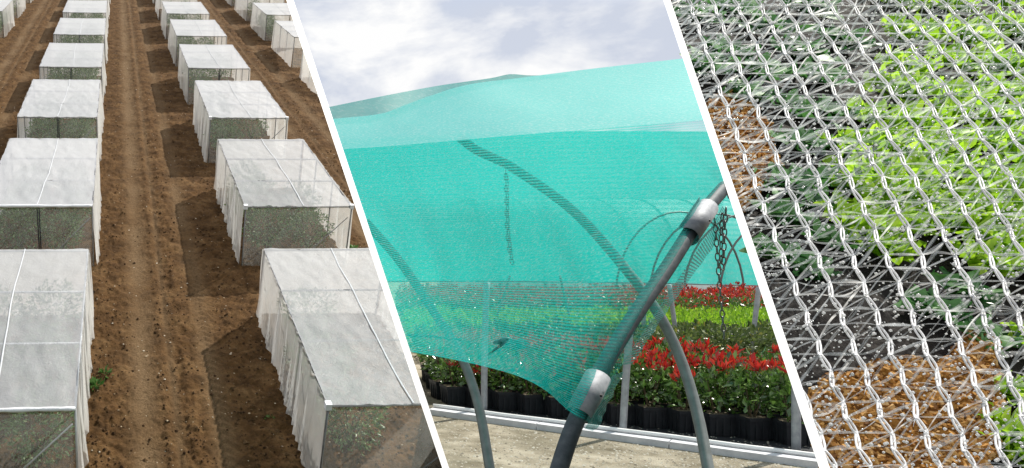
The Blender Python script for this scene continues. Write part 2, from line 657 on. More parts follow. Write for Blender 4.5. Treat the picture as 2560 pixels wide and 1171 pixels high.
def build_field():
    nu, nv = 430, 760
    va = field_uv(600, 1420)[1]
    vb = field_uv(420, -150)[1]
    vs = va * (vb / va) ** (np.arange(nv) / (nv - 1)) if va > 0 else np.linspace(va, vb, nv)
    us0 = np.array([u_left(v) for v in vs])
    us1 = np.array([u_edge(v) for v in vs])
    a = np.linspace(0, 1, nu)
    u = us0[:, None] * (1 - a) + us1[:, None] * a
    v = np.repeat(vs[:, None], nu, 1)
    h = field_h(u, v)
    h[:, -1] = 0
    uu = (u - (UL + WC / 2) + 12 * UPITCH) % UPITCH + (UL + WC / 2)
    tr = sum(np.exp(-((uu - c) / w_) ** 2) * k for c, w_, k in ((.45, .26, 1.05), (1.72, .2, .9), (.98, .08, .7)))
    tr = np.clip(tr * (.75 + .9 * vnoise(u * 2.5, v * 1.2, 15)), 0, 1)
    pts = (np.array(CAM) + u[..., None] * np.array(U) + v[..., None] * np.array(V) + (h - D)[..., None] * np.array(N))
    idx = np.arange(nu * nv).reshape(nv, nu)
    q = np.stack([idx[:-1, :-1], idx[:-1, 1:], idx[1:, 1:], idx[1:, :-1]], -1).reshape(-1, 4)
    me = bpy.data.meshes.new('field')
    me.vertices.add(nu * nv)
    me.vertices.foreach_set('co', pts.reshape(-1).astype(np.float32))
    me.loops.add(q.size)
    me.loops.foreach_set('vertex_index', q.reshape(-1).astype(np.int32))
    me.polygons.add(len(q))
    me.polygons.foreach_set('loop_start', np.arange(0, q.size, 4, dtype=np.int32))
    me.update(calc_edges=True)
    me.polygons.foreach_set('use_smooth', [True] * len(q))
    at = me.attributes.new('trodden', 'FLOAT', 'POINT')
    at.data.foreach_set('value', tr.reshape(-1).astype(np.float32))
    o = add('field_soil', me, M['soil'])
    o['kind'] = 'structure'
    return va, vb


VA, VB = build_field()


def grains(name, mat, n, size, sq, vpow, seed, keep=None, kind='stuff'):
    rg = np.random.default_rng(seed)
    mb = MB()
    ico = [(0, 0, 1), (.9, 0, .2), (.2, .85, .1), (-.8, .4, 0), (-.5, -.75, .1), (.5, -.8, -.1), (0, 0, -.7)]
    fc = [(0, 1, 2), (0, 2, 3), (0, 3, 4), (0, 4, 5), (0, 5, 1), (6, 2, 1), (6, 3, 2), (6, 4, 3), (6, 5, 4), (6, 1, 5)]
    us, vs_ = [], []
    for _ in range(n):
        v = VA + (VB - VA) * rg.random() ** vpow * .75
        ue, ul = u_edge(v) - .1, u_left(v, -60)
        u = ul + (ue - ul) * rg.random()
        if keep and not keep(u, v, rg):
            continue
        us.append(u)
        vs_.append(v)
    us, vs_ = np.array(us), np.array(vs_)
    m_ = len(us)
    hs = field_h(us, vs_)
    ss = size * (.45 + 1.1 * rg.random(m_) ** 2)
    an = rg.random(m_) * 6.28
    q = np.array(ico)[None] * (rg.random((m_, 7, 3)) * .5 + .7) * ss[:, None, None]
    q[..., 2] *= sq
    x_ = q[..., 0] * np.cos(an)[:, None] - q[..., 1] * np.sin(an)[:, None] + us[:, None]
    y_ = q[..., 0] * np.sin(an)[:, None] + q[..., 1] * np.cos(an)[:, None] + vs_[:, None]
    z_ = q[..., 2] + (hs + ss * .12 - D)[:, None]
    pts = np.array(CAM) + x_[..., None] * np.array(U) + y_[..., None] * np.array(V) + z_[..., None] * np.array(N)
    fcs = (np.array(fc)[None] + (np.arange(m_) * 7)[:, None, None]).reshape(-1, 3)
    mb.v, mb.f = pts.reshape(-1, 3), fcs.tolist()
    o = mb.build(name, mat, smooth=False)
    o['kind'] = kind
    return o


def off_rut(u, v, rg):
    uu = (u - (UL + WC / 2) + 12 * UPITCH) % UPITCH + (UL + WC / 2)
    return min(abs(uu - c) / wd for c, wd, dp in RUTS) > 1.3 or rg.random() < .12


grains('soil_clods', M['clod'], 22000, .028, .75, 1.7, 3, off_rut)
grains('pale_pebbles', M['pebble'], 4600, .019, .5, 1.35, 4)


# ------------------------------------------------------------------ foliage builders
def leaf_cloud(n, rx, ry, rz, zc, ls, seed, shell=.55, up=.3, aspect=.42):
    """n folded leaves spread through an uneven ellipsoid; returns a mesh"""
    rg = np.random.default_rng(seed)
    lob = rg.normal(size=(7, 3))
    lob /= np.linalg.norm(lob, axis=1)[:, None]
    d = rg.normal(size=(n, 3))
    d /= np.linalg.norm(d, axis=1)[:, None]
    bulge = .78 + .30 * np.max(d @ lob.T, axis=1) ** 3 + .10 * rg.random(n)
    rad = (shell + (1 - shell) * rg.random(n) ** .5) * bulge
    c = d * rad[:, None] * np.array([rx, ry, rz]) + np.array([0, 0, zc])
    ax = d + rg.normal(size=(n, 3)) * .6 + np.array([0, 0, up])
    ax /= np.linalg.norm(ax, axis=1)[:, None]
    sd = np.cross(ax, rg.normal(size=(n, 3)))
    sd /= np.linalg.norm(sd, axis=1)[:, None]
    nr = np.cross(ax, sd)
    L = ls * (.6 + .8 * rg.random(n))[:, None]
    v = np.empty((n, 5, 3))
    v[:, 0] = c
    v[:, 1] = c + ax * L * .5 + sd * L * aspect * .5 + nr * L * .10
    v[:, 2] = c + ax * L - nr * L * .08
    v[:, 3] = c + ax * L * .5 - sd * L * aspect * .5 + nr * L * .10
    v[:, 4] = c + ax * L * .5
    v[:, :, 2] = np.maximum(v[:, :, 2], .005)
    b = (np.arange(n) * 5)[:, None]
    f = np.concatenate([b + np.array([[0, 1, 4]]), b + np.array([[1, 2, 4]]), b + np.array([[2, 3, 4]]), b + np.array([[3, 0, 4]])])
    return v.reshape(-1, 3), f


def leaf_mesh(name, *parts):
    vs, fs, k = [], [], 0
    for v, f in parts:
        vs.append(v)
        fs.append(f + k)
        k += len(v)
    v = np.concatenate(vs)
    f = np.concatenate(fs)
    me = bpy.data.meshes.new(name)
    me.vertices.add(len(v))
    me.vertices.foreach_set('co', v.reshape(-1).astype(np.float32))
    me.loops.add(f.size)
    me.loops.foreach_set('vertex_index', f.reshape(-1).astype(np.int32))
    me.polygons.add(len(f))
    me.polygons.foreach_set('loop_start', np.arange(0, f.size, 3, dtype=np.int32))
    me.update(calc_edges=True)
    return me


# ------------------------------------------------------------------ net cages
ORD = ['nearest', 'second', 'third', 'fourth', 'fifth', 'sixth', 'seventh', 'eighth', 'ninth']
ROWTXT = {'L': 'in the row left of the wheel tracks', 'C': 'in the row right of the wheel tracks',
          'R': 'in the row against the white divider', 'F': 'in the far left row'}


def clip_mesh(me, mat):
    """cut a cage piece at the plane through the camera and the left divider"""
    # boundary plane: x - C1 y + B z - B CZ = 0 ; keep the side x smaller
    n = Vector((1, -C1, B))
    co = mat @ Vector((0, 0, 0))
    inv = mat.inverted()
    p0 = Vector((B * CZ, 0, 0))
    pl = inv @ p0
    nl = (mat.to_3x3().transposed() @ n).normalized()
    bm = bmesh.new()
    bm.from_mesh(me)
    bmesh.ops.bisect_plane(bm, geom=bm.verts[:] + bm.edges[:] + bm.faces[:], plane_co=pl, plane_no=nl, clear_outer=True)
    bm.to_mesh(me)
    bm.free()
    me.update()
    return len(me.polygons)


def sheet(nx, ny, fn):
    vs, uv = [], []
    for j in range(ny + 1):
        for i in range(nx + 1):
            a, b = i / nx, j / ny
            vs.append(fn(a, b))
            uv.append((a, b))
    fs = [(j * (nx + 1) + i, j * (nx + 1) + i + 1, (j + 1) * (nx + 1) + i + 1, (j + 1) * (nx + 1) + i)
          for j in range(ny) for i in range(nx)]
    return vs, fs, uv


def _h(ix, iy, seed):
    h = (ix * 374761393 + iy * 668265263 + seed * 1274126177) & 0xffffffff
    h = ((h ^ (h >> 13)) * 1274126177) & 0xffffffff
    return ((h ^ (h >> 16)) & 0xffff) / 65535.0


def nz(x, y, s):
    ix, iy = math.floor(x), math.floor(y)
    fx, fy = x - ix, y - iy
    fx = fx * fx * (3 - 2 * fx)
    fy = fy * fy * (3 - 2 * fy)
    a = _h(ix, iy, s) * (1 - fx) + _h(ix + 1, iy, s) * fx
    b = _h(ix, iy + 1, s) * (1 - fx) + _h(ix + 1, iy + 1, s) * fx
    return a * (1 - fy) + b * fy - .5


SHRUBS = []
for k in range(4):
    parts = [leaf_cloud(1100, .62, .62, .58, .66, .085, 40 + k, .35)]
    me = leaf_mesh('shrub_foliage', *parts)
    SHRUBS.append(me)
_sv, _sf = [], []
mbs = MB()
for k in range(5):
    a = k * 1.26
    mbs.add(*tube_data([(0, 0, 0), (.12 * math.cos(a), .12 * math.sin(a), .35), (.35 * math.cos(a), .35 * math.sin(a), .8)], [.018, .013, .006], 5))
STEM = mesh('shrub_stem', mbs.v, mbs.f)


def cage(row, k, uc, zipped, near):
    rg = random.Random(1000 + 37 * k + 411 * ord(row))
    v0 = V0 + k * VP_ + rg.uniform(-.05, .05)
    uc += rg.uniform(-.04, .04)
    lab = ORD[k] + (' white net cage from the front ' if k else ' white net cage, ') + ROWTXT[row]
    if not k:
        lab = 'nearest white net cage ' + ROWTXT[row]
    root = empty('net_cage', (0, 0, 0), lab, 'net cage', 'white net cages on the bare field')
    mat = Matrix((U, V, N)).transposed().to_4x4()
    mat.translation = fw(uc, v0, 0.0)
    root.matrix_world = mat
    clip = uc + WC / 2 > u_edge(v0 + LC) - .3 or uc + WC / 2 > u_edge(v0) - .3 or uc + WC / 2 > u_edge(v0, HC) - .3
    W2, L, H = WC / 2, LC, HC
    sd = rg.randrange(1000)
    fine = 3 if near else 1

    def put(name, v, f, material, uv=None, smooth=True):
        me = mesh(name, v, f, smooth, uv)
        if clip and clip_mesh(me, mat) == 0:
            bpy.data.meshes.remove(me)
            return None
        return add(name, me, material, root)
    wr = .012 if near else .006

    def edge_sag(a, b):
        # the cloth hangs between cross bars (b along the length) and bellies a little across
        s = abs(math.sin(3 * math.pi * b)) * .022 + math.sin(math.pi * a) * .015
        return s

    roof_m = M['net_near'] if (row, k) in (('C', 0), ('C', 1), ('L', 0)) else M['net_roof']

    def roof(a, b):
        x = (a - .5) * (WC + .03)
        y = -.015 + b * (L + .03)
        z = H + .018 - edge_sag(a, b) + wr * (nz(x * 7 + 2 * y, y * 2.2, sd) + .7 * nz(x * 15, y * 5, sd + 1)) * 2
        return (x, y, z)
    put('roof_net', *sheet(14 * fine, 16 * fine, roof)[:2], roof_m)

    def side(s):
        def fn(a, b):
            y = -.015 + a * (L + .03)
            z = H + .012 - b * (H + .0)
            fl = b * (.05 + .07 * nz(y * 1.5, 0, sd + 7 + s))
            pl = (.022 + .045 * b) * (nz(y * 9, b * .8, sd + 3 + s) + .6 * nz(y * 21, b * 1.5, sd + 4 + s)) * 2
            return (s * (W2 + .016 + max(-.008, fl + pl)), y, z + .02 * b * nz(y * 4, 0, sd + 9))
        return fn
    for s in (-1, 1):
        put('side_net', *sheet(26 * fine, 7 * fine, side(s))[:2], M['net_side'])

    def end(y0, s):
        def fn(a, b):
            x = (a - .5) * (WC + .02)
            return (x, y0 + s * (.01 + .03 * b * abs(nz(x * 6, b, sd + 11))), H + .01 - b * H)
        return fn
    put('front_net', *sheet(8 * fine, 5 * fine, end(-.016, -1))[:2], M['net_front'])
    put('back_net', *sheet(8, 5, end(L + .016, 1))[:2], M['net_side'])

    # seam along the roof
    def seam_pts(off, h):
        pts = []
        for i in range(15):
            b = i / 14
            x = off + .07 * math.sin(b * 3 + sd) + .03 * nz(b * 7, 0, sd + 2)
            p = roof(x / WC + .5, b)
            pts.append((p[0], p[1], p[2] + h))
        return pts
    sp = seam_pts(0.05, .012)
    vv = []
    for p in sp:
        vv += [(p[0] - .013, p[1], p[2]), (p[0], p[1], p[2] + .009), (p[0] + .013, p[1], p[2])]
    ff = []
    for i in range(14):
        ff += [(3 * i, 3 * i + 1, 3 * i + 4, 3 * i + 3), (3 * i + 1, 3 * i + 2, 3 * i + 5, 3 * i + 4)]
    put('roof_seam', vv, ff, M['seam'])
    if row == 'L' and k < 2:
        pts = [((i / 24 - .5) * WC, -.03, H + .012 + .010 * nz(i * .9, 0, sd)) for i in range(25)]
        put('front_hem', *tube_data(pts, [.035 + .012 * nz(i * 1.3, 3, sd) for i in range(25)], 7), M['net_band'])
    # frame
    t = .018
    fm = M['frame'] if row == 'C' or k else M['frame_light']
    for x in (-W2, W2):
        put('frame_rail', *tube_data([(x, 0, H - .02), (x, L, H - .02)], t, 6), fm)
        for y in ((0, L / 3, 2 * L / 3, L) if k < 6 else (0, L)):
            put('frame_post', *tube_data([(x, y, 0), (x, y, H - .01)], t, 6), fm)
    for y in (0, L / 3, 2 * L / 3, L):
        put('frame_rail', *tube_data([(-W2, y, H - .02), (W2, y, H - .02)], t, 6), fm)
    if k < 3:
        put('brace', *tube_data([(W2 - .05, .05, H * .8), (0.1, .05, .05)], .012, 5), fm)
    if zipped and k < 6:
        for dx in (-.022, .022):
            put('zipper', *tube_data([(dx + .02, -.045, H - .03), (dx + .02, -.055, .05)], .013, 5), M['zip'])
    if row == 'C' and k < 3:
        for x in (-W2, W2):
            v, f = box_data(x - .045, x + .045, -.035, .07, H - .07, H + .030)
            put('corner_patch', v, f, M['net_band'], smooth=False)
    # shrubs inside are things of their own
    nsh = 0
    for j in range(3):
        for i in range(2):
            x = (-.55 if i == 0 else .55) + rg.uniform(-.08, .08)
            y = L * (j + .5) / 3 + rg.uniform(-.15, .15)
            if row == 'C' and i == 1 and rg.random() < .55:
                continue
            if k > 5 and j > 0:
                continue
            u, vv_ = uc + x, v0 + y
            if u + .8 > min(u_edge(vv_), u_edge(vv_, 1.4)):
                continue
            r = empty('shrub', (0, 0, 0), 'leafy green shrub growing behind the white net of a cage', 'shrub', 'shrubs inside the net cages')
            mm = mat.copy()
            mm.translation = fw(u, vv_, 0.0)
            s = rg.uniform(.86, 1.06)
            r.matrix_world = mm @ Matrix.Rotation(rg.uniform(0, 6.28), 4, 'Z') @ Matrix.Diagonal((s, s * 1.05, s * .98, 1))
            add('foliage', SHRUBS[rg.randrange(4)], M['shrub'], r)
            add('stem', STEM, M['stem'], r)
    return root


for k in range(9):
    cage('L', k, UL, k in (1, 2, 3, 4), k < 3)
    cage('C', k, UC, k == 3, k < 3)
for k in range(3, 9):
    cage('R', k, UC + UPITCH - .15, False, False)
for k in range(5, 9):
    cage('F', k, UL - UPITCH, False, False)

# weeds in the lane
for i, (px, py, s, txt) in enumerate([(262, 940, .11, 'small green weed, upper of the two by the nearest left cage'),
                                      (236, 972, .13, 'small green weed, lower of the two by the nearest left cage'),
                                      (886, 622, .10, 'low green weed beside the second right cage'),
                                      (674, 1050, .06, 'tiny green seedling in the shadow of the nearest right cage')]):
    u, v = field_uv(px, py)
    if i == 2:
        u -= .05
    me = leaf_mesh('weed', leaf_cloud(60, 1, 1, .5, .25, .9, 90 + i, .2, .4, .5))
    o = add('weed', me, M['weed'])
    mm = Matrix((U, V, N)).transposed().to_4x4()
    mm.translation = fw(u, v, 0.0)
    o.matrix_world = mm @ Matrix.Diagonal((s, s, s, 1))
    tag(o, txt, 'weed', 'weeds in the soil')


# ------------------------------------------------------------------ nursery ground and boundaries
def ground():
    n = 40
    ys = [-6, -3, 0, 2, 4, 6, 8, 10, 12, 15, 20, 30, 60, 120, 400, 1500]
    vs, fs = [], []
    for y in ys:
        for t_ in (0, .002, .006, .02, .06, .2, 1):
            x = x1(y, 0)
            vs.append((x + t_ * 1500, y, 0))
    k = 7
    for j in range(len(ys) - 1):
        for i in range(k - 1):
            fs.append((j * k + i, j * k + i + 1, (j + 1) * k + i + 1, (j + 1) * k + i))
    o = add('ground', mesh('ground', vs, fs), M['gravel'])
    o['kind'] = 'structure'


ground()
# base plane added to cover the void around field and nursery
v, f = [(-1500, -300, -9), (1500, -300, -9), (1500, 1500, -9), (-1500, 1500, -9)], [(0, 1, 2, 3)]
o = add('terrain', mesh('terrain', v, f), M['terrain'])
o['kind'] = 'structure'
# wall added to close the gap between field and nursery, edge-on from the camera
vs, fs = [], []
for i in range(41):
    v_ = VA + (VB - VA) * i / 40
    p = fw(u_edge(v_), v_, 0)
    y = p.y
    e = .004
    vs += [(p.x + e, y, p.z), (x1(y, -.004) + e, y, -.004)]
for i in range(40):
    fs.append((2 * i, 2 * i + 2, 2 * i + 3, 2 * i + 1))
o = add('gap_wall', mesh('gap_wall', vs, fs), M['wall'])
tag(o, 'leaning filler wall closing the gap between the sloping field and the nursery yard', 'wall')

# gravel stones
mb = MB()
rg = np.random.default_rng(21)
ico = [(0, 0, .7), (.9, 0, .1), (.2, .85, 0), (-.8, .4, .05), (-.5, -.75, 0), (.5, -.8, .05)]
fc = [(0, 1, 2), (0, 2, 3), (0, 3, 4), (0, 4, 5), (0, 5, 1)]
for i in range(5200):
    px = 1080 + rg.random() * 960
    py = 1030 + rg.random() ** 1.0 * 170
    if px < A1 + B * py + 6:
        continue
    p = G(px, py)
    s = K * (.005 + .011 * rg.random() ** 3)
    a = rg.random() * 6.28
    ca, sa = math.cos(a), math.sin(a)
    mb.add([(p.x + s * (q[0] * ca - q[1] * sa), p.y + s * (q[0] * sa + q[1] * ca), q[2] * s * .8) for q in ico], fc)
o = mb.build('gravel_stones', M['gravel_stone'])
o['kind'] = 'stuff'

# ------------------------------------------------------------------ the bed edge: mat, edging, hose
E0, E1 = G(1075, 1034), G(2045, 1168)
ed = (E1 - E0).normalized()
en = K * Vector((-ed.y, ed.x, 0))                  # away from the camera
F0, F1 = G(1090, 1010), G(2035, 1122)


def xrange_y(p):
    return p


L_edge = (E1 - E0).length
vs = []
q0 = E0 - ed * .0 + en * .05
mat_poly = [E0 + en * .06, E1 + ed * 2.6 + en * .06, E1 + ed * 2.6 + en * 2.9, None]
far = E0 + en * 2.9
far.x = max(far.x, x1(far.y, 0) + .02)
mat_poly[3] = far
o = add('weed_mat', mesh('weed_mat', [(p.x, p.y, .004) for p in mat_poly], [(0, 1, 2, 3)]), M['mat'])
o['kind'] = 'structure'
root = empty('concrete_edging', E0, 'pale concrete edging along the potted shrub bed and gravel', 'edging')
nseg = 4
for i in range(nseg):
    a = E0 + ed * (L_edge + 2.0) * i / nseg + ed * .006
    b = E0 + ed * (L_edge + 2.0) * (i + 1) / nseg - ed * .006
    if i == 0:
        a = a + ed * .02
    wd = .15
    h0, h1 = 0.0, .055 * K
    vv = [a - en * wd * .5, b - en * wd * .5, b + en * wd * .5, a + en * wd * .5]
    vv = [(p.x - E0.x, p.y - E0.y, z - 0) for z in (h0, h1) for p in vv]
    me = mesh('edging_block', vv, [(0, 3, 2, 1), (4, 5, 6, 7), (0, 1, 5, 4), (1, 2, 6, 5), (2, 3, 7, 6), (3, 0, 4, 7)])
    add('edging_block', me, M['concrete'], root)
hp = [E0 + en * .055 + ed * ((L_edge + 1.6) * i / 30 + .02) + Vector((0, 0, .075 * K)) + en * .012 * math.sin(i * .9) for i in range(31)]
tag(tube('irrigation_hose', hp, .018 * K, M['pvc'], sides=8), 'thin white hose lying on the concrete edging', 'hose')

# ------------------------------------------------------------------ potted shrubs
mb = MB()
ph, pw = .20, .125


def frus(w0, w1, z0, z1):
    v = [(sx * ww, sy * ww, z) for ww, z in ((w0, z0), (w1, z1)) for sx, sy in ((-1, -1), (1, -1), (1, 1), (-1, 1))]
    f = [(0, 3, 2, 1), (0, 1, 5, 4), (1, 2, 6, 5), (2, 3, 7, 6), (3, 0, 4, 7)]
    return v, f


mb.add(*frus(pw * .84, pw * .95, 0, ph - .025))
mb.add(*frus(pw * 1.0, pw * 1.0, ph - .03, ph))
for a in range(4):
    R = Matrix.Rotation(a * math.pi / 2, 3, 'Z')
    for dx in (-.06, 0, .06):
        v, f = box_data(dx - .008, dx + .008, -pw * .97, -pw * .80, .015, ph - .03)
        mb.add([R @ Vector(q) for q in v], f)
POT = mesh('pot', mb.v, mb.f)
COMP = mesh('compost', [(-pw * .93, -pw * .93, ph - .012), (pw * .93, -pw * .93, ph - .012), (pw * .93, pw * .93, ph - .012), (-pw * .93, pw * .93, ph - .012)], [(0, 1, 2, 3)])


def red_shrub_meshes(seed, nred):
    rg = np.random.default_rng(seed)
    g = leaf_mesh('leaves', leaf_cloud(190, .18, .18, .20, .38, .072, seed, .35, .5, .46))
    parts = []
    for i in range(nred):
        a, r = rg.random() * 6.28, .13 * rg.random() ** .5
        v, f = leaf_cloud(10, .026, .026, .045, 0, .075, seed + 50 + i, .2, 1.1, .3)
        v = v + np.array([r * math.cos(a), r * math.sin(a), .46 + .12 * rg.random()])
        parts.append((v, f))
    rd = leaf_mesh('red_shoots', *parts) if parts else None
    return g, rd


st = MB()
for k in range(4):
    a = k * 1.57 + .4
    st.add(*tube_data([(.02 * math.cos(a), .02 * math.sin(a), ph - .02), (.06 * math.cos(a), .06 * math.sin(a), .33), (.11 * math.cos(a), .11 * math.sin(a), .48)], [.008, .006, .003], 4))
POTSTEM = mesh('stem', st.v, st.f)
RS = [red_shrub_meshes(200 + 10 * i, [6, 5, 2, 8, 3][i]) for i in range(5)]
rg = random.Random(5)
fd = (F1 - F0).normalized()
fn_ = Vector((-fd.y, fd.x, 0))
nrow = 8
cnt_j = {}
NTH = ['', 'first', 'second', 'third', 'fourth', 'fifth', 'sixth', 'seventh', 'eighth', 'ninth', 'tenth', 'eleventh', 'twelfth', 'thirteenth', 'fourteenth', 'fifteenth', 'sixteenth', 'seventeenth', 'eighteenth', 'nineteenth', 'twentieth', 'twenty-first', 'twenty-second', 'twenty-third', 'twenty-fourth']
for j in range(nrow):
    for i in range(24):
        p = F0 + fd * K * (-.9 + i * .262 + .05 * (j % 2)) + fn_ * K * (.13 + j * .262)
        p = p + Vector((rg.uniform(-.015, .015), rg.uniform(-.015, .015), .005))
        ok = all(p.x - .2 * K > x1(p.y, z * K) for z in (0.0, .3, .62))
        px, py = proj((p.x, p.y, .4 * K))
        if not ok or px > A2 + B * py + 60:
            continue
        row = 'front row' if j == 0 else 'rows behind'
        nred = rg.random()
        t_i = i / 22
        # the red shoots gather in a band through the middle of the bed
        if j == 0:
            kind = 2 if nred < .75 else 1
        elif j < 6:
            kind = 0 if nred < .3 else (3 if nred < .42 else (1 if nred < .75 else 4))
        else:
            kind = 2 if nred < .5 else 4
        if px < 1500 and (j > 0 or nred < .8):
            kind = 3 if nred < .3 else (0 if nred < .7 else 1)
        cnt_j[j] = cnt_j.get(j, 0) + 1
        lab = f'potted red-tipped shrub, {NTH[cnt_j[j]]} from the left in the {NTH[j + 1]} row of black pots'
        r = empty('potted_shrub', p, lab, 'potted shrub', 'potted red-tipped shrubs, front row' if j == 0 else 'potted red-tipped shrubs behind the front row')
        s = rg.uniform(.88, 1.12)
        r.rotation_euler = (0, 0, rg.uniform(-.08, .08))
        r.scale = (K, K, K)
        if j < 2:
            add('pot', POT, M['pot'], r)
            add('compost', COMP, M['compost'], r)
            add('stem', POTSTEM, M['stem'], r)
        else:
            add('pot', POT, M['pot'], r)
        g, rd = RS[kind]
        a = add('leaves', g, M['glossleaf'], r)
        a.rotation_euler = (0, 0, rg.uniform(0, 6.28))
        a.scale = (s, s, s)
        if rd:
            b = add('red_shoots', rd, M['redleaf'], r)
            b['kind'] = 'stuff'
            if px < 1500 and j < 2:
                b.location.z = -.09
            b.rotation_euler = a.rotation_euler
            b.scale = (s, s, s)


# ------------------------------------------------------------------ beds further back
def plain_bed(name, meshes, mats, y0, y1, dy, dx, lab, cat, grp, px1=2080, sc=(.9, 1.1), shoots=None):
    y0, y1, dy, dx = y0 * K, y1 * K, dy * K, dx * K
    y = y0
    n = 0
    while y < y1:
        x = x1(y, .0) + .35 * K
        xe = (px1 - PU) / F * y
        while x < xe:
            q = Vector((x + rg.uniform(-.09, .09), y + rg.uniform(-.09, .09), .004))
            if all(q.x - .32 * K > x1(q.y, z * K) for z in (0, .3, .7)):
                k = rg.randrange(len(meshes))
                s = rg.uniform(*sc) * K
                sh = shoots[k] if shoots and rg.random() < .9 else None
                if sh is None:
                    o = add(name, meshes[k], mats, None, q)
                else:
                    o = empty(name, q)
                    add('leaves', meshes[k], mats, o)
                    add('red_shoots', sh, M['redleaf'], o)['kind'] = 'stuff'
                o.rotation_euler = (0, 0, rg.uniform(0, 6.28))
                o.scale = (s, s, s)
                tag(o, lab, cat, grp)
                n += 1
            x += dx
        y += dy
    return n


DK = [leaf_mesh('dark_shrub', leaf_cloud(420, .30, .30, .26, .27, .075, 300 + i, .4)) for i in range(3)]
LM = [leaf_mesh('lime_shrub', leaf_cloud(330, .27, .27, .19, .20, .07, 320 + i, .4)) for i in range(3)]
FR = [leaf_mesh('far_shrub', leaf_cloud(260, .26, .26, .27, .30, .085, 340 + i, .4)) for i in range(3)]
FRR = [leaf_mesh('far_shoots', leaf_cloud(85, .24, .24, .18, .50, .08, 360 + i, .5, .6)) for i in range(3)]
plain_bed('dark_green_shrub', DK, M['darkleaf'], 11.6, 13.1, .48, .52, 'rounded dark green shrub with a few yellow leaves behind the red-tipped bed', 'shrub', 'dark green shrubs in the second bed')
plain_bed('lime_green_shrub', LM, M['limeleaf'], 13.5, 17.6, .5, .52, 'low lime green shrub in the middle of the nursery beds', 'shrub', 'lime green shrubs in the third bed', 2080, (1.05, 1.3))
plain_bed('red_shrub', FR, M['glossleaf'], 18.2, 23.8, .62, .62, 'red-topped shrub in the farthest bed below the hanging net', 'shrub', 'red-topped shrubs in the farthest bed', 2080, (.95, 1.2), FRR)


# ------------------------------------------------------------------ white dividers between the three scenes, built as leaning posts
def line_pt(a, row, da, db, r0=0.0, r1=1171.0):
    """point on the straight 3-D line through (a+B r0, r0, da) and (a+B r1, r1, db), at image row 'row'"""
    p, q = P(a + B * r0, r0, da), P(a + B * r1, r1, db)
    lo, hi = -2.0, 3.0
    k = (PV - row) / F
    # (p.z - CZ + t dz) = k (p.y + t dy)
    dz, dy = q.z - p.z, q.y - p.y
    t_ = (k * p.y - (p.z - CZ)) / (dz - k * dy)
    return p + (q - p) * t_


def white_divider(label, a, da, db, half, turn, top_row):
    ln = []
    for off, ex in ((-half, 0.0), (half, turn), (0.0, 3.2)):
        wa, wb = 2 * half / F * da, 2 * half / F * db
        p = P(a + off, 0, da + ex * wa)
        q = P(a + off + B * 1171, 1171, db + ex * wb)
        tb = (0 - p.z) / (q.z - p.z)
        tt = -.06 * (1171 / 1171)
        ln.append((p + (q - p) * tt, p + (q - p) * tb))
    vs = [l[0] for l in ln] + [l[1] for l in ln]
    base = sum((l[1] for l in ln), Vector()) / 3
    vs = [v_ - base for v_ in vs]
    o = add('leaning_divider', mesh('leaning_divider', vs, [(0, 1, 2), (5, 4, 3), (0, 3, 4, 1), (1, 4, 5, 2), (2, 5, 3, 0)]), M['white'], None, base)
    bm = bmesh.new()
    bm.from_mesh(o.data)
    bmesh.ops.recalc_face_normals(bm, faces=bm.faces)
    bm.to_mesh(o.data)
    bm.free()
    tag(o, label, 'post', 'white leaning dividers')
    return o


P1A, P1B = 3.5, 2.3
white_divider('white leaning divider between the field of net cages and the teal net', A1, P1A, P1B, 8.6, .9, 0)
white_divider('white leaning divider between the teal net tent and the white knitted net', A2, 1.85, .92, 8.6, 1.1, 0)


# ------------------------------------------------------------------ the teal shade net tent

def Pn(px, py, d):
    return P(px, py, d * K)


def Pl(lst):
    return [Pn(*q) for q in lst]


tent = empty('shade_net_tent', G(1400, 1500), 'teal knitted shade net stretched over bent pipes as a tent', 'shade net')


def under(o):
    o.parent = tent
    o.matrix_parent_inverse = Matrix.Translation(-tent.location)
    return o


def p_axis(t_):
    """main pipe axis, t from the ground end to the upper end"""
    return PIPE[int(max(0, min(len(PIPE) - 1, t_ * (len(PIPE) - 1))))]


pipe_px = [(1380, 1230, 1.80), (1425, 1090, 1.84), (1470, 990, 1.88), (1530, 880, 1.94), (1600, 770, 2.02), (1672, 665, 2.12),
           (1748, 545, 2.25), (1780, 505, 2.32), (1812, 468, 2.40)]
PIPE = [Vector(p) for p in spline([Pn(*q) for q in pipe_px], 60)]


def coons(top, bot, left, right, nx, ny, bulge=None):
    T, Bm = spline(top, nx + 1), spline(bot, nx + 1)
    Lf, Rt = spline(left, ny + 1), spline(right, ny + 1)
    c00, c10, c01, c11 = T[0], T[-1], Bm[0], Bm[-1]
    vs, uv = [], []
    for j in range(ny + 1):
        b = j / ny
        for i in range(nx + 1):
            a = i / nx
            p = (1 - b) * T[i] + b * Bm[i] + (1 - a) * Lf[j] + a * Rt[j] - ((1 - a) * (1 - b) * c00 + a * (1 - b) * c10 + (1 - a) * b * c01 + a * b * c11)
            if bulge:
                p = p + np.array(bulge(a, b))
            vs.append(p)
            uv.append((a, b))
    fs = [(j * (nx + 1) + i, j * (nx + 1) + i + 1, (j + 1) * (nx + 1) + i + 1, (j + 1) * (nx + 1) + i) for j in range(ny) for i in range(nx)]
    return vs, fs, uv


def d1(row):
    return 4.3 - 1.75 * (row - 370) / 510


def e1(row):
    return (A1 + B * row + 3, row, d1(row))


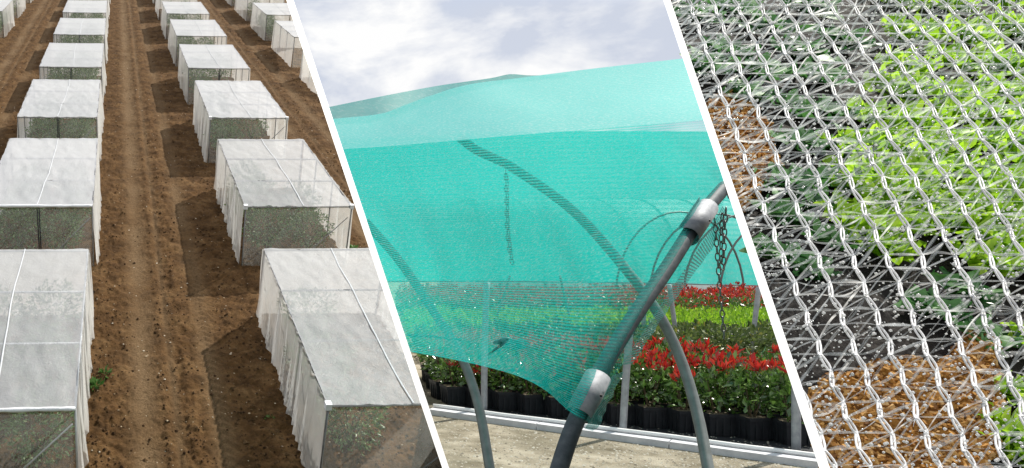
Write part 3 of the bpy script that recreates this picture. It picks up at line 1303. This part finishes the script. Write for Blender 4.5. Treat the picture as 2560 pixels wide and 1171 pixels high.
crease = [e1(374), (1010, 363, 4.2), (1250, 342, 4.05), (1500, 322, 3.9), (1764, 300, 3.75)]
hem = [e1(880), (1113, 896, 2.42), (1207, 916, 2.28), (1297, 942, 2.14), (1364, 977, 2.02), (1424, 1030, 1.88), (1474, 1058, 1.86)]
left = [e1(374), e1(500), e1(640), e1(760), e1(880)]
right = [(1764, 300, 3.75), (1786, 375, 3.15), (1816, 462, 2.55), (1806, 512, 2.36), (1770, 580, 2.25), (1702, 690, 2.12), (1632, 797, 2.02), (1562, 902, 1.94), (1512, 990, 1.88), (1474, 1058, 1.86)]



def bul(a, b):
    g = math.sin(math.pi * a) * math.sin(math.pi * b)
    wr = .016 * g * (nz(a * 5, b * 9, 77) + .5 * nz(a * 11 + b * 6, b * 4, 78))
    pl = .002 * math.exp(-((a - .88) / .08) ** 2) * math.sin(b * 75) * math.sin(math.pi * b)
    return (0, K * (.30 * g + wr + pl), -.10 * g)


v, f, uv = coons(Pl(crease), Pl(hem), Pl(left), Pl(right), 170, 110, bul)
PD = np.array(spline([Pn(*q) for q in pipe_px], 1500))
PPX = np.array([proj(p) for p in PD])
for i_, q in enumerate(v):
    px, py = proj(q)
    k = int(np.argmin((PPX[:, 0] - px) ** 2 + (PPX[:, 1] - py) ** 2))
    dp = PD[k][1]
    dl = math.hypot(PPX[k][0] - px, PPX[k][1] - py) / F * dp / K
    lim = dp - K * math.sqrt(.0265 ** 2 - min(dl, .021) ** 2)
    sh_ = max(0.0, q[1] - lim) * math.exp(-(max(0.0, dl - .02) / .24) ** 2)
    if sh_ > 1e-4:
        v[i_] = np.array(P(px, py, q[1] - sh_))
under(add('front_net', mesh('front_net', v, f, True, uv), M['teal']))
ridge = [(A1 + B * 298 + 4, 298, 5.6), (950, 285, 5.8), (1010, 264, 6.1), (1075, 240, 6.4), (1170, 212, 6.7), (1300, 195, 6.9), (1500, 170, 6.9), (1714, 146, 6.8)]
rl = [e1(374), (A1 + B * 340 + 3, 340, 4.8), (A1 + B * 298 + 4, 298, 5.6)]
rr = [(1764, 300, 3.75), (1741, 230, 5.0), (1714, 146, 6.8)]
v, f, uv = coons(Pl(ridge), Pl(crease), Pl(rl)[::-1], Pl(rr)[::-1], 60, 30,
                 lambda a, b: (0, 0, .05 * math.sin(math.pi * a) * math.sin(math.pi * b) + .02 * nz(a * 9, b * 5, 31) * math.sin(math.pi * a) * math.sin(math.pi * b)))
under(add('roof_net', mesh('roof_net', v, f, True, uv), M['teal_roof']))
# a second roof bay behind, seen as a darker strip and a low peak
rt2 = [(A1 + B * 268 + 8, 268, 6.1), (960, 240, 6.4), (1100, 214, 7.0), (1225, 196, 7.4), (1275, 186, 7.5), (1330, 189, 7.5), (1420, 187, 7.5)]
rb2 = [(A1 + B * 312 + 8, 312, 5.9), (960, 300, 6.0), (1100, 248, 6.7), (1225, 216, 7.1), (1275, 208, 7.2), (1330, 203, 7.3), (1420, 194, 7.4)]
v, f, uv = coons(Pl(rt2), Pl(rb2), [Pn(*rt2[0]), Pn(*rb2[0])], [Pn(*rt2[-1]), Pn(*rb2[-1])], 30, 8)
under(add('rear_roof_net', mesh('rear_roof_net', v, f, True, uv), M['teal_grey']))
# far wall of netting
DW = 26.0
tw = [(A1 + B * 350 + 10, 350, DW), (1300, 330, DW), (2060, 330, DW)]
bw = [(A1 + B * 703 + 10, 703, DW), (1300, 703, DW), (1660, 708, DW), (2060, 718, DW)]
v, f, uv = coons(Pl(tw), Pl(bw), [Pn(*tw[0]), Pn(*bw[0])], [Pn(*tw[-1]), Pn(*bw[-1])], 40, 12, lambda a, b: (0, .25 * K * nz(a * 22, b, 9) * b, 0))
under(add('far_wall_net', mesh('far_wall_net', v, f, True, uv), M['teal_back']))
under(tube('far_wall_hem', [Pn(*q) + Vector((0, -.03, 0)) for q in [(A1 + B * 703 + 12, 704, DW), (1300, 704, DW), (1660, 709, DW), (2060, 719, DW)]], .025 * K, M['clip'], sides=6))
# main slanting pipe, down to the ground
lo = PIPE[0] + (PIPE[0] - PIPE[4]).normalized() * 0
dirn = (PIPE[0] - PIPE[6]).normalized()
foot = PIPE[0] + dirn * (PIPE[0].z / -dirn.z)
under(tube('main_pipe', [foot] + PIPE, .0190 * K, M['galv'], sides=16))


def sleeve(i0, i1, open_dir):
    """sheet-metal clip bent round the pipe, with a lip"""
    ps = PIPE[i0:i1 + 1]
    a = (ps[-1] - ps[0]).normalized()
    e = Vector((0, -1, 0))
    e = (e - a * e.dot(a)).normalized()
    s = a.cross(e)
    vs, fs = [], []
    n = 14
    r0, r1 = .0282 * K, .0292 * K
    for p in (ps[0], ps[-1]):
        for rr_ in (r0, r1):
            for k in range(n + 1):
                q = math.radians(-125 + 250 * k / n)
                vs.append(p + (e * math.cos(q) + s * math.sin(q)) * rr_)
    m_ = n + 1
    for k in range(n):
        fs.append((m_ + k, m_ + k + 1, 3 * m_ + k + 1, 3 * m_ + k))
        fs.append((k + 1, k, 2 * m_ + k, 2 * m_ + k + 1))
        fs.append((k, k + 1, m_ + k + 1, m_ + k))
        fs.append((2 * m_ + k + 1, 2 * m_ + k, 3 * m_ + k, 3 * m_ + k + 1))
    cl = under(add('pipe_clip', mesh('pipe_clip', vs, fs, True), M['clip']))
    # lip
    for sg in ((-1,) if open_dir else ()):
        q = math.radians(sg * 95)
        b0 = (e * math.cos(q) + s * math.sin(q)) * r1
        lipd = (s * sg + e * .5).normalized() * .010 * K
        v4 = [ps[0] + b0, ps[-1] + b0, ps[-1] + b0 + lipd, ps[0] + b0 + lipd]
        th = e * .002
        v8 = v4 + [x - th for x in v4]
        lip = under(add('clip_lip', mesh('clip_lip', v8, [(0, 1, 2, 3), (7, 6, 5, 4), (0, 4, 5, 1), (1, 5, 6, 2), (2, 6, 7, 3), (3, 7, 4, 0)]), M['clip']))
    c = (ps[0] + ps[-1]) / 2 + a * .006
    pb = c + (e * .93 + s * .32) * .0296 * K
    und = under(tube('clip_hole', [pb - e * .002, pb + e * .003], .0034 * K, M['hollow'], sides=10))  # rivet hole, its darkness painted as a small dark disc


def near_index(px, py):
    return min(range(len(PIPE)), key=lambda i: (proj(PIPE[i])[0] - px) ** 2 + (proj(PIPE[i])[1] - py) ** 2)


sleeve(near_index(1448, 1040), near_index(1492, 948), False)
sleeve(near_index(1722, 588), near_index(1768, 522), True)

# loose selvedge of the net on the right of the pipe
def strip(name, a, b, nx, mat, wob=0.0):
    A_, B_ = spline(Pl(a), nx), spline(Pl(b), nx)
    vs, uv, fs = [], [], []
    m_ = 6
    for i in range(nx):
        for k in range(m_):
            t_ = k / (m_ - 1)
            p = A_[i] * (1 - t_) + B_[i] * t_
            p = p + np.array((wob * math.sin(i * 1.1) * t_, wob * math.cos(i * 1.3) * t_, 0))
            vs.append(p)
            uv.append((t_, i / nx))
    for i in range(nx - 1):
        for k in range(m_ - 1):
            fs.append((i * m_ + k, i * m_ + k + 1, (i + 1) * m_ + k + 1, (i + 1) * m_ + k))
    return under(add(name, mesh(name, vs, fs, True, uv), mat))


strip('loose_selvedge', [(1806, 515, 2.36), (1764, 592, 2.25), (1694, 700, 2.12), (1622, 808, 2.02), (1552, 915, 1.94)],
      [(1824, 545, 2.37), (1780, 622, 2.28), (1722, 702, 2.16), (1660, 790, 2.06), (1582, 910, 1.97)], 50, M['teal_edge'], .002)
strip('loose_selvedge', [(1530, 940, 1.85), (1505, 1000, 1.83), (1475, 1050, 1.81), (1462, 1072, 1.80)],
      [(1560, 930, 1.88), (1520, 1010, 1.85), (1500, 1062, 1.82), (1482, 1078, 1.81)], 30, M['teal_edge'], .002)
# hem fold slit, its shade put in as a dark tube, and a bunched repair
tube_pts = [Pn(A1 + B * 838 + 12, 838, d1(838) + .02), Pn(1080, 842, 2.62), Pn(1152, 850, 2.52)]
under(tube('hem_slit', tube_pts, .004 * K, M['hollow'], sides=6))
mb = MB()
rgk = np.random.default_rng(3)
for i in range(9):
    c = Pn(1245 + rgk.random() * 60, 850 + rgk.random() * 28, 2.16 + .02 * rgk.random())
    r_ = K * (.007 + .008 * rgk.random())
    vs, fs = tube_data([c + Vector((-r_ * 1.6, 0, -.004)), c + Vector((-r_ * .6, 0, .004)), c + Vector((r_ * .7, 0, .002)), c + Vector((r_ * 1.7, 0, -.006 + .01 * rgk.random()))], [r_ * .2, r_ * .7, r_ * .6, r_ * .15], 7)
    mb.add(vs, fs)
kn = mb.build('bunched_knot', M['teal_grey'], None, True)
under(kn)


# ------------------------------------------------------------------ bent pipes and posts inside the tent
def bent(name, pts, rad, mat, lab, cat='pipe', grp='bent tent pipes', ground_=True):
    q = [Vector(p) for p in spline(Pl(pts), 36)]
    if ground_:
        dr = (q[-1] - q[-3]).normalized()
        if dr.z < 0 and q[-1].z > .02:
            q.append(q[-1] + dr * (q[-1].z / -dr.z))
    o = tube(name, q, rad * K, mat, None, 10)
    return tag(o, lab, cat, grp)


bent('bent_pipe', [(1150, 345, 4.7), (1190, 375, 4.7), (1235, 396, 4.7), (1290, 425, 4.65), (1430, 525, 4.6), (1545, 650, 4.5), (1640, 775, 4.35), (1700, 895, 4.25), (1742, 1030, 4.1), (1772, 1180, 3.9)],
     .026, M['pipe_dull'], 'long bent grey pipe arching under the teal net past the slanted pipe')
bent('bent_pipe', [(915, 556, 4.4), (1000, 655, 4.5), (1090, 788, 4.5), (1150, 885, 4.45), (1195, 1010, 4.3), (1226, 1180, 4.1)],
     .025, M['pipe_dull'], 'bent grey pipe coming out below the left of the teal hem')


def post_up(px, py, tx, ty, rad, lab, bend=.05, mat='pipe_grey', zoff=.0):
    b = G(px, py)
    d = b.y
    t_ = P(tx, ty, d)
    mid = (b + t_) / 2 + Vector((bend * -.3, 0, 0))
    q = [Vector(p) for p in spline([b, mid, t_], 14)]
    return tag(tube('tent_post', q, rad * K, M[mat], None, 9), lab, 'post', 'upright tent posts')


post_up(1210, 1038, 1217, 705, .030, 'upright grey post at the concrete edging behind the left bent pipe')
post_up(1556, 1090, 1580, 765, .030, 'upright grey post at the edging just right of the slanted pipe')
post_up(1990, 1140, 1998, 560, .032, 'upright grey post at the edging close to the right white divider')
post_up(1606, 885, 1611, 770, .034, 'thin far post between the slanted pipe and the bent pipe')
post_up(1697, 892, 1673, 712, .034, 'thin far post leaning left just right of the bent pipe', .0)
post_up(1876, 897, 1897, 718, .036, 'thin far post leaning right near the right white divider', .0)
for i, (bx, tx) in enumerate([(1225, 1275), (1440, 1400)]):
    post_up(bx, 850 + 4 * i, tx, 690, .02, f'thin far tent post seen through the {"left" if i == 0 else "right"} half of the teal net', .05, 'pipe_dull')


# hoops against the far wall
def hoop(cx, wpx, top, d, i):
    pts = []
    for k in range(19):
        a = math.pi * k / 18
        pts.append(Pn(cx - wpx * math.cos(a), 735 - (735 - top) * math.sin(a), d))
    b0 = Vector((pts[0].x, d * K, 0))
    b1 = Vector((pts[-1].x, d * K, 0))
    tag(tube('tent_hoop', [b0] + pts + [b1], .03 * K, M['pipe_dull'], None, 6), 'thin pipe hoop standing before the far teal net', 'hoop', 'hoops before the far net')


for i, (cx, wp, tp_) in enumerate([(1700, 160, 530), (1790, 165, 535), (1880, 170, 532), (1970, 170, 535)]):
    hoop(cx, wp, tp_, 25.0 - .15 * i, i)
# pale polytunnel beyond the far wall
tn = empty('polytunnel', (0, 0, 0), 'pale film greenhouse tunnel dimly seen behind the far teal net', 'greenhouse')
d = 34.0 * K
xa, xb = (1250 - PU) / F * d, (2150 - PU) / F * d
hgt = 4.3 * K
vs, fs, m_ = [], [], 16
for s_, x in enumerate((xa, xb)):
    for k in range(m_ + 1):
        a = math.pi * k / m_
        vs.append((x, d + K * (4 - 4 * math.cos(a)), hgt * math.sin(a) ** .7 if 0 < k < m_ else 0))
fs = [(k, k + 1, m_ + 1 + k + 1, m_ + 1 + k) for k in range(m_)]
fs += [tuple(range(m_, -1, -1)), tuple(range(m_ + 1, 2 * m_ + 2))]
add('film_cover', mesh('film_cover', vs, fs, True), M['film'], tn)
for q in range(9):
    x = xa + (xb - xa) * q / 8
    tube('hoop', [(x, d + 4 * K - 4.03 * K * math.cos(math.pi * k / m_), max(0, (hgt + .03) * math.sin(math.pi * k / m_) ** .7) if 0 < k < m_ else 0) for k in range(m_ // 2 + 2)], .05 * K, M['pipe_grey'], tn, 5)

# ------------------------------------------------------------------ chains
LNK = []
_r = []
for k in range(12):
    a = 2 * math.pi * k / 12
    _r.append((.0052 * math.sin(a), 0, .0125 * math.cos(a) + .0))
_r.append(_r[0])
v, f = tube_data(_r, .0018, 5, False)
LINK = mesh('link', v, f, True)


def chain(pts, lab, sc=1.0):
    sc *= K
    root = empty('hanging_chain', Pn(*pts[0]), lab, 'chain')
    q = [Vector(p) for p in spline(Pl(pts), 80)]
    ln = [0]
    for a, b in zip(q, q[1:]):
        ln.append(ln[-1] + (b - a).length)
    step = .0205 * sc
    n = int(ln[-1] / step)
    for i in range(n):
        s = (i + .5) * step
        k = max(j for j in range(len(ln)) if ln[j] <= s)
        k = min(k, len(q) - 2)
        p = q[k].lerp(q[k + 1], (s - ln[k]) / max(1e-6, ln[k + 1] - ln[k]))
        t_ = (q[k + 1] - q[k]).normalized()
        o = add('link', LINK, M['chain'], root)
        R = t_.to_track_quat('Z', 'Y').to_matrix().to_4x4() @ Matrix.Rotation(math.pi / 2 * (i % 2) + .4, 4, 'Z') @ Matrix.Scale(sc, 4)
        R.translation = p - root.location
        o.matrix_local = R


chain([(1786, 545, 2.30), (1792, 620, 2.30), (1800, 720, 2.30), (1812, 860, 2.30)], 'long single steel chain hanging right of the slanted pipe')
chain([(1815, 520, 2.32), (1811, 590, 2.32), (1809, 650, 2.32), (1806, 668, 2.32), (1803, 650, 2.32), (1803, 590, 2.32), (1806, 525, 2.32)], 'doubled steel chain loop hanging beside the long chain')
chain([(1264, 420, 4.6), (1266, 500, 4.6), (1268, 580, 4.6), (1274, 630, 4.6), (1280, 655, 4.6), (1276, 620, 4.6), (1270, 560, 4.6), (1267, 430, 4.6)], 'steel chain loop dimly seen behind the teal net', 1.7)


# ------------------------------------------------------------------ planted bank behind the white net
KB = .55


def bank_z(y):
    return CZ - .64 * KB + .774 * (y - 2.4 * KB)


def bank(px, py, h=0.0):
    y = (KB * (.64 + .774 * 2.4) - h * 1.26) / (.774 - (PV - py) / F)
    return P(px, py, y)


ny, nx = 90, 90
vs, fs = [], []
ys = np.linspace(-1.4, 5.9 * KB, ny)
for y in ys:
    z = bank_z(y)
    for i in range(nx):
        s = i / (nx - 1)
        x = x2(y, z) + 4.0 * s ** 1.4
        h = .035 * nz(x * 5, y * 5, 5) + .03 * nz(x * 16, y * 16, 6) + .018 * nz(x * 36, y * 36, 7)
        if i == 0:
            h = 0
        vs.append((x, y - .6 * h, z + .8 * h))
for j in range(ny - 1):
    for i in range(nx - 1):
        fs.append((j * nx + i, j * nx + i + 1, (j + 1) * nx + i + 1, (j + 1) * nx + i))
o = add('planted_bank', mesh('planted_bank', vs, fs, True), M['darksoil'])
o['kind'] = 'structure'
vs, fs = [], []
for y in np.linspace(-1.4, 5.9 * KB, 20):
    z = bank_z(y)
    vs += [(x2(y, z) - .002, y, z), (x2(y, -.004) - .002, y, -.004)]
fs = [(2 * i, 2 * i + 1, 2 * i + 3, 2 * i + 2) for i in range(19)]
o = add('bank_gap_wall', mesh('bank_gap_wall', vs, fs), M['wall'])  # side face added to cover the gap under the bank, edge-on from the camera
tag(o, 'leaning filler wall covering the gap beside the planted bank behind the white net', 'wall')
# bark mulch
rg = np.random.default_rng(8)
mb = MB()


def in_bark(px, py):
    e = 60 * (nz(px * .012, py * .012, 61) + .6 * nz(px * .035, py * .035, 62))
    if py > 780 and px > 1900:
        return py + e > 1000 - .35 * (px - 1990) and px + e < 2470 + .05 * (py - 800)
    return ((px - 1835) / 105) ** 2 + ((py - 385) / 150) ** 2 < 1 + e / 55


cnt = 0
for i in range(34000):
    if i % 4 == 0:
        px, py = 1700 + rg.random() * 300, 180 + rg.random() * 400
    else:
        px, py = 1960 + rg.random() * 570, 790 + rg.random() * 430
    if not in_bark(px, py) or px < A2 + B * py + 8:
        continue
    p = bank(px, py, .006 + .016 * rg.random())
    s = KB * (.008 + .014 * rg.random())
    a = rg.normal(size=3)
    a /= np.linalg.norm(a)
    b = np.cross(a, rg.normal(size=3))
    b /= np.linalg.norm(b)
    c = np.cross(a, b)
    q = np.array(p)
    vv = [q + a * s * sx + b * s * .45 * sy + c * s * .22 * sz for sz in (-1, 1) for sy in (-1, 1) for sx in (-1, 1)]
    mb.add(vv, [(0, 2, 3, 1), (4, 5, 7, 6), (0, 1, 5, 4), (2, 6, 7, 3), (0, 4, 6, 2), (1, 3, 7, 5)])
o = mb.build('bark_mulch', M['bark'])
o['kind'] = 'stuff'
o['label'] = 'orange brown bark chips on the bank'


def lettuce_mesh(seed, n, ruff):
    rg = np.random.default_rng(seed)
    mb = MB()
    for k in range(n):
        a = k * 2.4 + rg.random() * .4
        ring = k / n
        ln = (.6 + .5 * ring) * (.9 + .2 * rg.random())
        tilt = math.radians(80 - 62 * ring + rg.normal() * 6)
        ca, sa = math.cos(a), math.sin(a)
        nu_, nv_ = 8, 7
        vv = []
        for i in range(nv_):
            t_ = i / (nv_ - 1)
            wd = (.10 + .52 * math.sin(min(1, t_ * 1.05) * math.pi * .62) ** 1.2) * ln
            r = ln * t_ * math.cos(tilt + .6 * t_)
            z = ln * t_ * math.sin(tilt) * (1 - .35 * t_)
            for j in range(nu_):
                s = j / (nu_ - 1) * 2 - 1
                cup = .22 * s * s * wd
                rf = ruff * t_ * abs(s) * math.sin(s * 9 + k * 2 + t_ * 6) + ruff * .8 * t_ ** 3 * math.sin(s * 13 + k)
                x_, y_, z_ = r - rf * .5, s * wd, z + cup + rf
                vv.append((x_ * ca - y_ * sa, x_ * sa + y_ * ca, max(-.02, z_)))
        ff = [(i * nu_ + j, i * nu_ + j + 1, (i + 1) * nu_ + j + 1, (i + 1) * nu_ + j) for i in range(nv_ - 1) for j in range(nu_ - 1)]
        mb.add(vv, ff)
    return mesh('lettuce', mb.v, mb.f, True)


LT = [lettuce_mesh(400 + i, 15, .12) for i in range(3)]
CB = [lettuce_mesh(420 + i, 12, .07) for i in range(2)]
BN = Vector((0, -.612, .791))
BQ = BN.to_track_quat('Z', 'X')
rk = random.Random(9)
heads = [(2540, 1010, .12), (2520, 1110, .12), (2590, 880, .13), (2555, 1150, .12)]
py = 20.0
while py < 700:
    st = 150 - 60 * py / 700
    px = 2130 + 60 * math.sin(py * .012) + (20 if py < 250 else 0)
    if py > 560:
        px += (py - 560) * .5 - 40
    px += rk.uniform(0, st)
    while px < 2800:
        if not (py > 600 and 2230 < px < 2400):
            heads.append((px, py + rk.uniform(-15, 15), .165 + .05 * (700 - py) / 700))
        px += st * rk.uniform(.85, 1.1)
    py += st * .55
rk = random.Random(9)
for i, (px, py, s) in enumerate(heads):
    o = add('lettuce', LT[i % 3], M['lettuce'], None, bank(px, py, .0))
    o.rotation_mode = 'QUATERNION'
    o.rotation_quaternion = BQ @ Matrix.Rotation(rk.uniform(0, 6.28), 3, 'Z').to_quaternion()
    s *= KB * rk.uniform(1.0, 1.25)
    o.scale = (s, s, s)
    low = py > 850
    tag(o, 'bright green lettuce at the lower right beside the bark chips' if low else 'bright green lettuce in the patch behind the white knitted net', 'lettuce',
        'lettuces at the lower right' if low else 'lettuces behind the white net')
dark = [(1735, 60, .2), (1830, 40, .2), (1800, 150, .19), (1920, 90, .19), (1760, 190, .17), (1905, 200, .18), (2010, 40, .2), (2090, 120, .18), (1960, 560, .13), (2030, 520, .13), (1935, 650, .12), (2060, 610, .12), (2010, 690, .12), (2400, 745, .13), (2330, 790, .12), (2110, 400, .15), (2060, 300, .16), (2450, 860, .12), (1990, 150, .18), (2040, 210, .17), (1860, 255, .16), (1980, 290, .16), (2000, 380, .15), (2080, 470, .14), (1960, 470, .14)]
for i, (px, py, s) in enumerate(dark):
    o = add('cabbage', CB[i % 2], M['cabbage'], None, bank(px, py, 0))
    o.rotation_mode = 'QUATERNION'
    o.rotation_quaternion = BQ @ Matrix.Rotation(rk.uniform(0, 6.28), 3, 'Z').to_quaternion()
    s *= 1.3 * KB
    o.scale = (s, s, s * .8)
    tag(o, 'dark green leafy vegetable behind the white knitted net', 'vegetable', 'dark vegetables behind the white net')

# ------------------------------------------------------------------ white knitted net in front of the bank
kn_root = empty('knitted_net', P(2300, 1700, 1.3), 'wet white knitted net with chain stitches and water drops', 'net')


def net_w(i, y):
    a, b, c = 1836 + 57 * i, 2098 + 84.5 * i, 2346 + 86.5 * i
    t_ = y / 571.0
    k = 1171 / 571.0
    # quadratic through rows 0, 571, 1171
    q2 = ((c - a) / k - (b - a)) / (k - 1)
    return a + (b - a - q2) * t_ + q2 * t_ * t_


def net_d(y):
    t_ = max(-.1, y / 1171)
    return 1.0 + .78 * (1 - t_) + .30 * max(0.0, 1 - t_) ** 3


def net_P(px, py, off=0.0):
    return P(px, py, net_d(py) + off)


rows = []
y = -30.0
while y < 1215:
    rows.append(y)
    y += 22 + 19 * min(1, max(0, y) / 1100) ** .8
rgn = np.random.default_rng(77)


def knit_root(o):
    o.parent = kn_root
    o.matrix_parent_inverse = Matrix.Translation(-kn_root.location)
    return o


NODES = {}
for i in range(-4, 18):
    mb = MB()
    for j in range(len(rows) - 1):
        ya, yb = rows[j], rows[j + 1]
        sc = (yb - ya) / 38.0
        zig = (1 if (j % 2) else -1)
        jx, jy = rgn.normal() * 1.6 * sc, rgn.normal() * 1.6 * sc
        xa_ = net_w(i, ya) - zig * 5.2 * sc + jx
        xb_ = net_w(i, yb) + zig * 5.2 * sc
        NODES[(i, j)] = (xa_, ya + jy)
        if xa_ < A2 + B * ya + 2 or xa_ > 2820:
            continue
        cx, cy = (xa_ + xb_) / 2, (ya + yb) / 2 + jy
        dx, dy = xb_ - xa_, yb - ya
        ln = math.hypot(dx, dy)
        tx, ty = dx / ln, dy / ln
        nx_, ny_ = -ty, tx
        ring = []
        wd = (3.7 + rgn.random() * 1.2) * sc
        for k in range(11):
            a = 2 * math.pi * k / 10
            l_ = math.cos(a) * ln * .57
            w_ = math.sin(a) * wd * (1 + .25 * math.cos(a))
            ring.append(net_P(cx + tx * l_ + nx_ * w_, cy + ty * l_ + ny_ * w_, .004 * math.cos(a) * zig))
        rad = 2.7 * sc / F * net_d(cy)
        v, f = tube_data(ring, rad, 5, False)
        mb.add(v, f)
        # stray fibre ends
        if rgn.random() < .55:
            ang = rgn.random() * 6.28
            ll = (14 + 16 * rgn.random()) * sc
            v, f = tube_data([net_P(xb_, yb), net_P(xb_ + math.cos(ang) * ll * .6, yb + math.sin(ang) * ll * .4, -.005), net_P(xb_ + math.cos(ang) * ll, yb + math.sin(ang) * ll * .9, -.012)], [rad * .4, rad * .3, rad * .15], 3)
            mb.add(v, f)
    if mb.n:
        knit_root(mb.build('chain_stitch', M['yarn'], None, True))
# flat tapes laid between the stitches
mb = MB()
for (i, j), (xa_, ya) in NODES.items():
    if (i + 1, j) not in NODES:
        continue
    sc = (rows[j + 1] - rows[j]) / 38.0
    for r_ in range(4 + int(8 * max(0.0, 1 - ya / 900))):
        jj = j - rgn.integers(0, 3)
        if (i + 1, jj) not in NODES:
            continue
        xb_, yb = NODES[(i + 1, jj)]
        if xb_ < A2 + B * yb + 4 or xa_ > 2800:
            continue
        lim = A2 + B * ya + 3
        if xa_ < lim:
            t_ = (lim - xa_) / (xb_ - xa_ + 1e-6)
            ya_, xs_ = ya + (yb - ya) * t_, lim
        else:
            ya_, xs_ = ya, xa_
        w_ = (1.0 + 3.2 * rgn.random() ** 1.5) * sc
        bow = rgn.normal() * 3 * sc
        dep = rgn.normal() * .006
        tw = rgn.normal() * .004
        oy = rgn.normal() * 5 * sc
        vv, ff = [], []
        for k in range(6):
            t_ = k / 5
            cx = xs_ * (1 - t_) + xb_ * t_
            cy = ya_ * (1 - t_) + yb * t_ + bow * math.sin(math.pi * t_) + oy * math.sin(math.pi * t_)
            ww = w_ * (.45 + .55 * math.sin(math.pi * t_))
            o_ = dep * math.sin(math.pi * t_)
            vv += [net_P(cx, cy - ww, o_ + tw * math.sin(math.pi * t_)), net_P(cx + 2, cy + ww, o_ - tw * math.sin(math.pi * t_))]
        ff = [(2 * k, 2 * k + 1, 2 * k + 3, 2 * k + 2) for k in range(5)]
        mb.add(vv, ff)
o = knit_root(mb.build('tapes', M['tape'], None, True))
o['kind'] = 'stuff'
# water drops
bm = bmesh.new()
bmesh.ops.create_icosphere(bm, subdivisions=1, radius=1)
dv = np.array([v.co[:] for v in bm.verts])
df_ = [tuple(v.index for v in f.verts) for f in bm.faces]
bm.free()
mb = MB()
for k in range(5000):
    py = rgn.random() ** 1.3 * 1190
    px = 1680 + rgn.random() * 1000
    if px < A2 + B * py + 14:
        continue
    sc = .65 + .35 * py / 1171
    r_ = (1.7 + 4.0 * rgn.random() ** 2.2) * sc / F * net_d(py)
    c = np.array(net_P(px, py, -.004 - .008 * rgn.random()))
    mb.add(dv * r_ * np.array([1, 1, .9]) + c, df_)
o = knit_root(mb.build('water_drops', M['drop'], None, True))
o['kind'] = 'stuff'
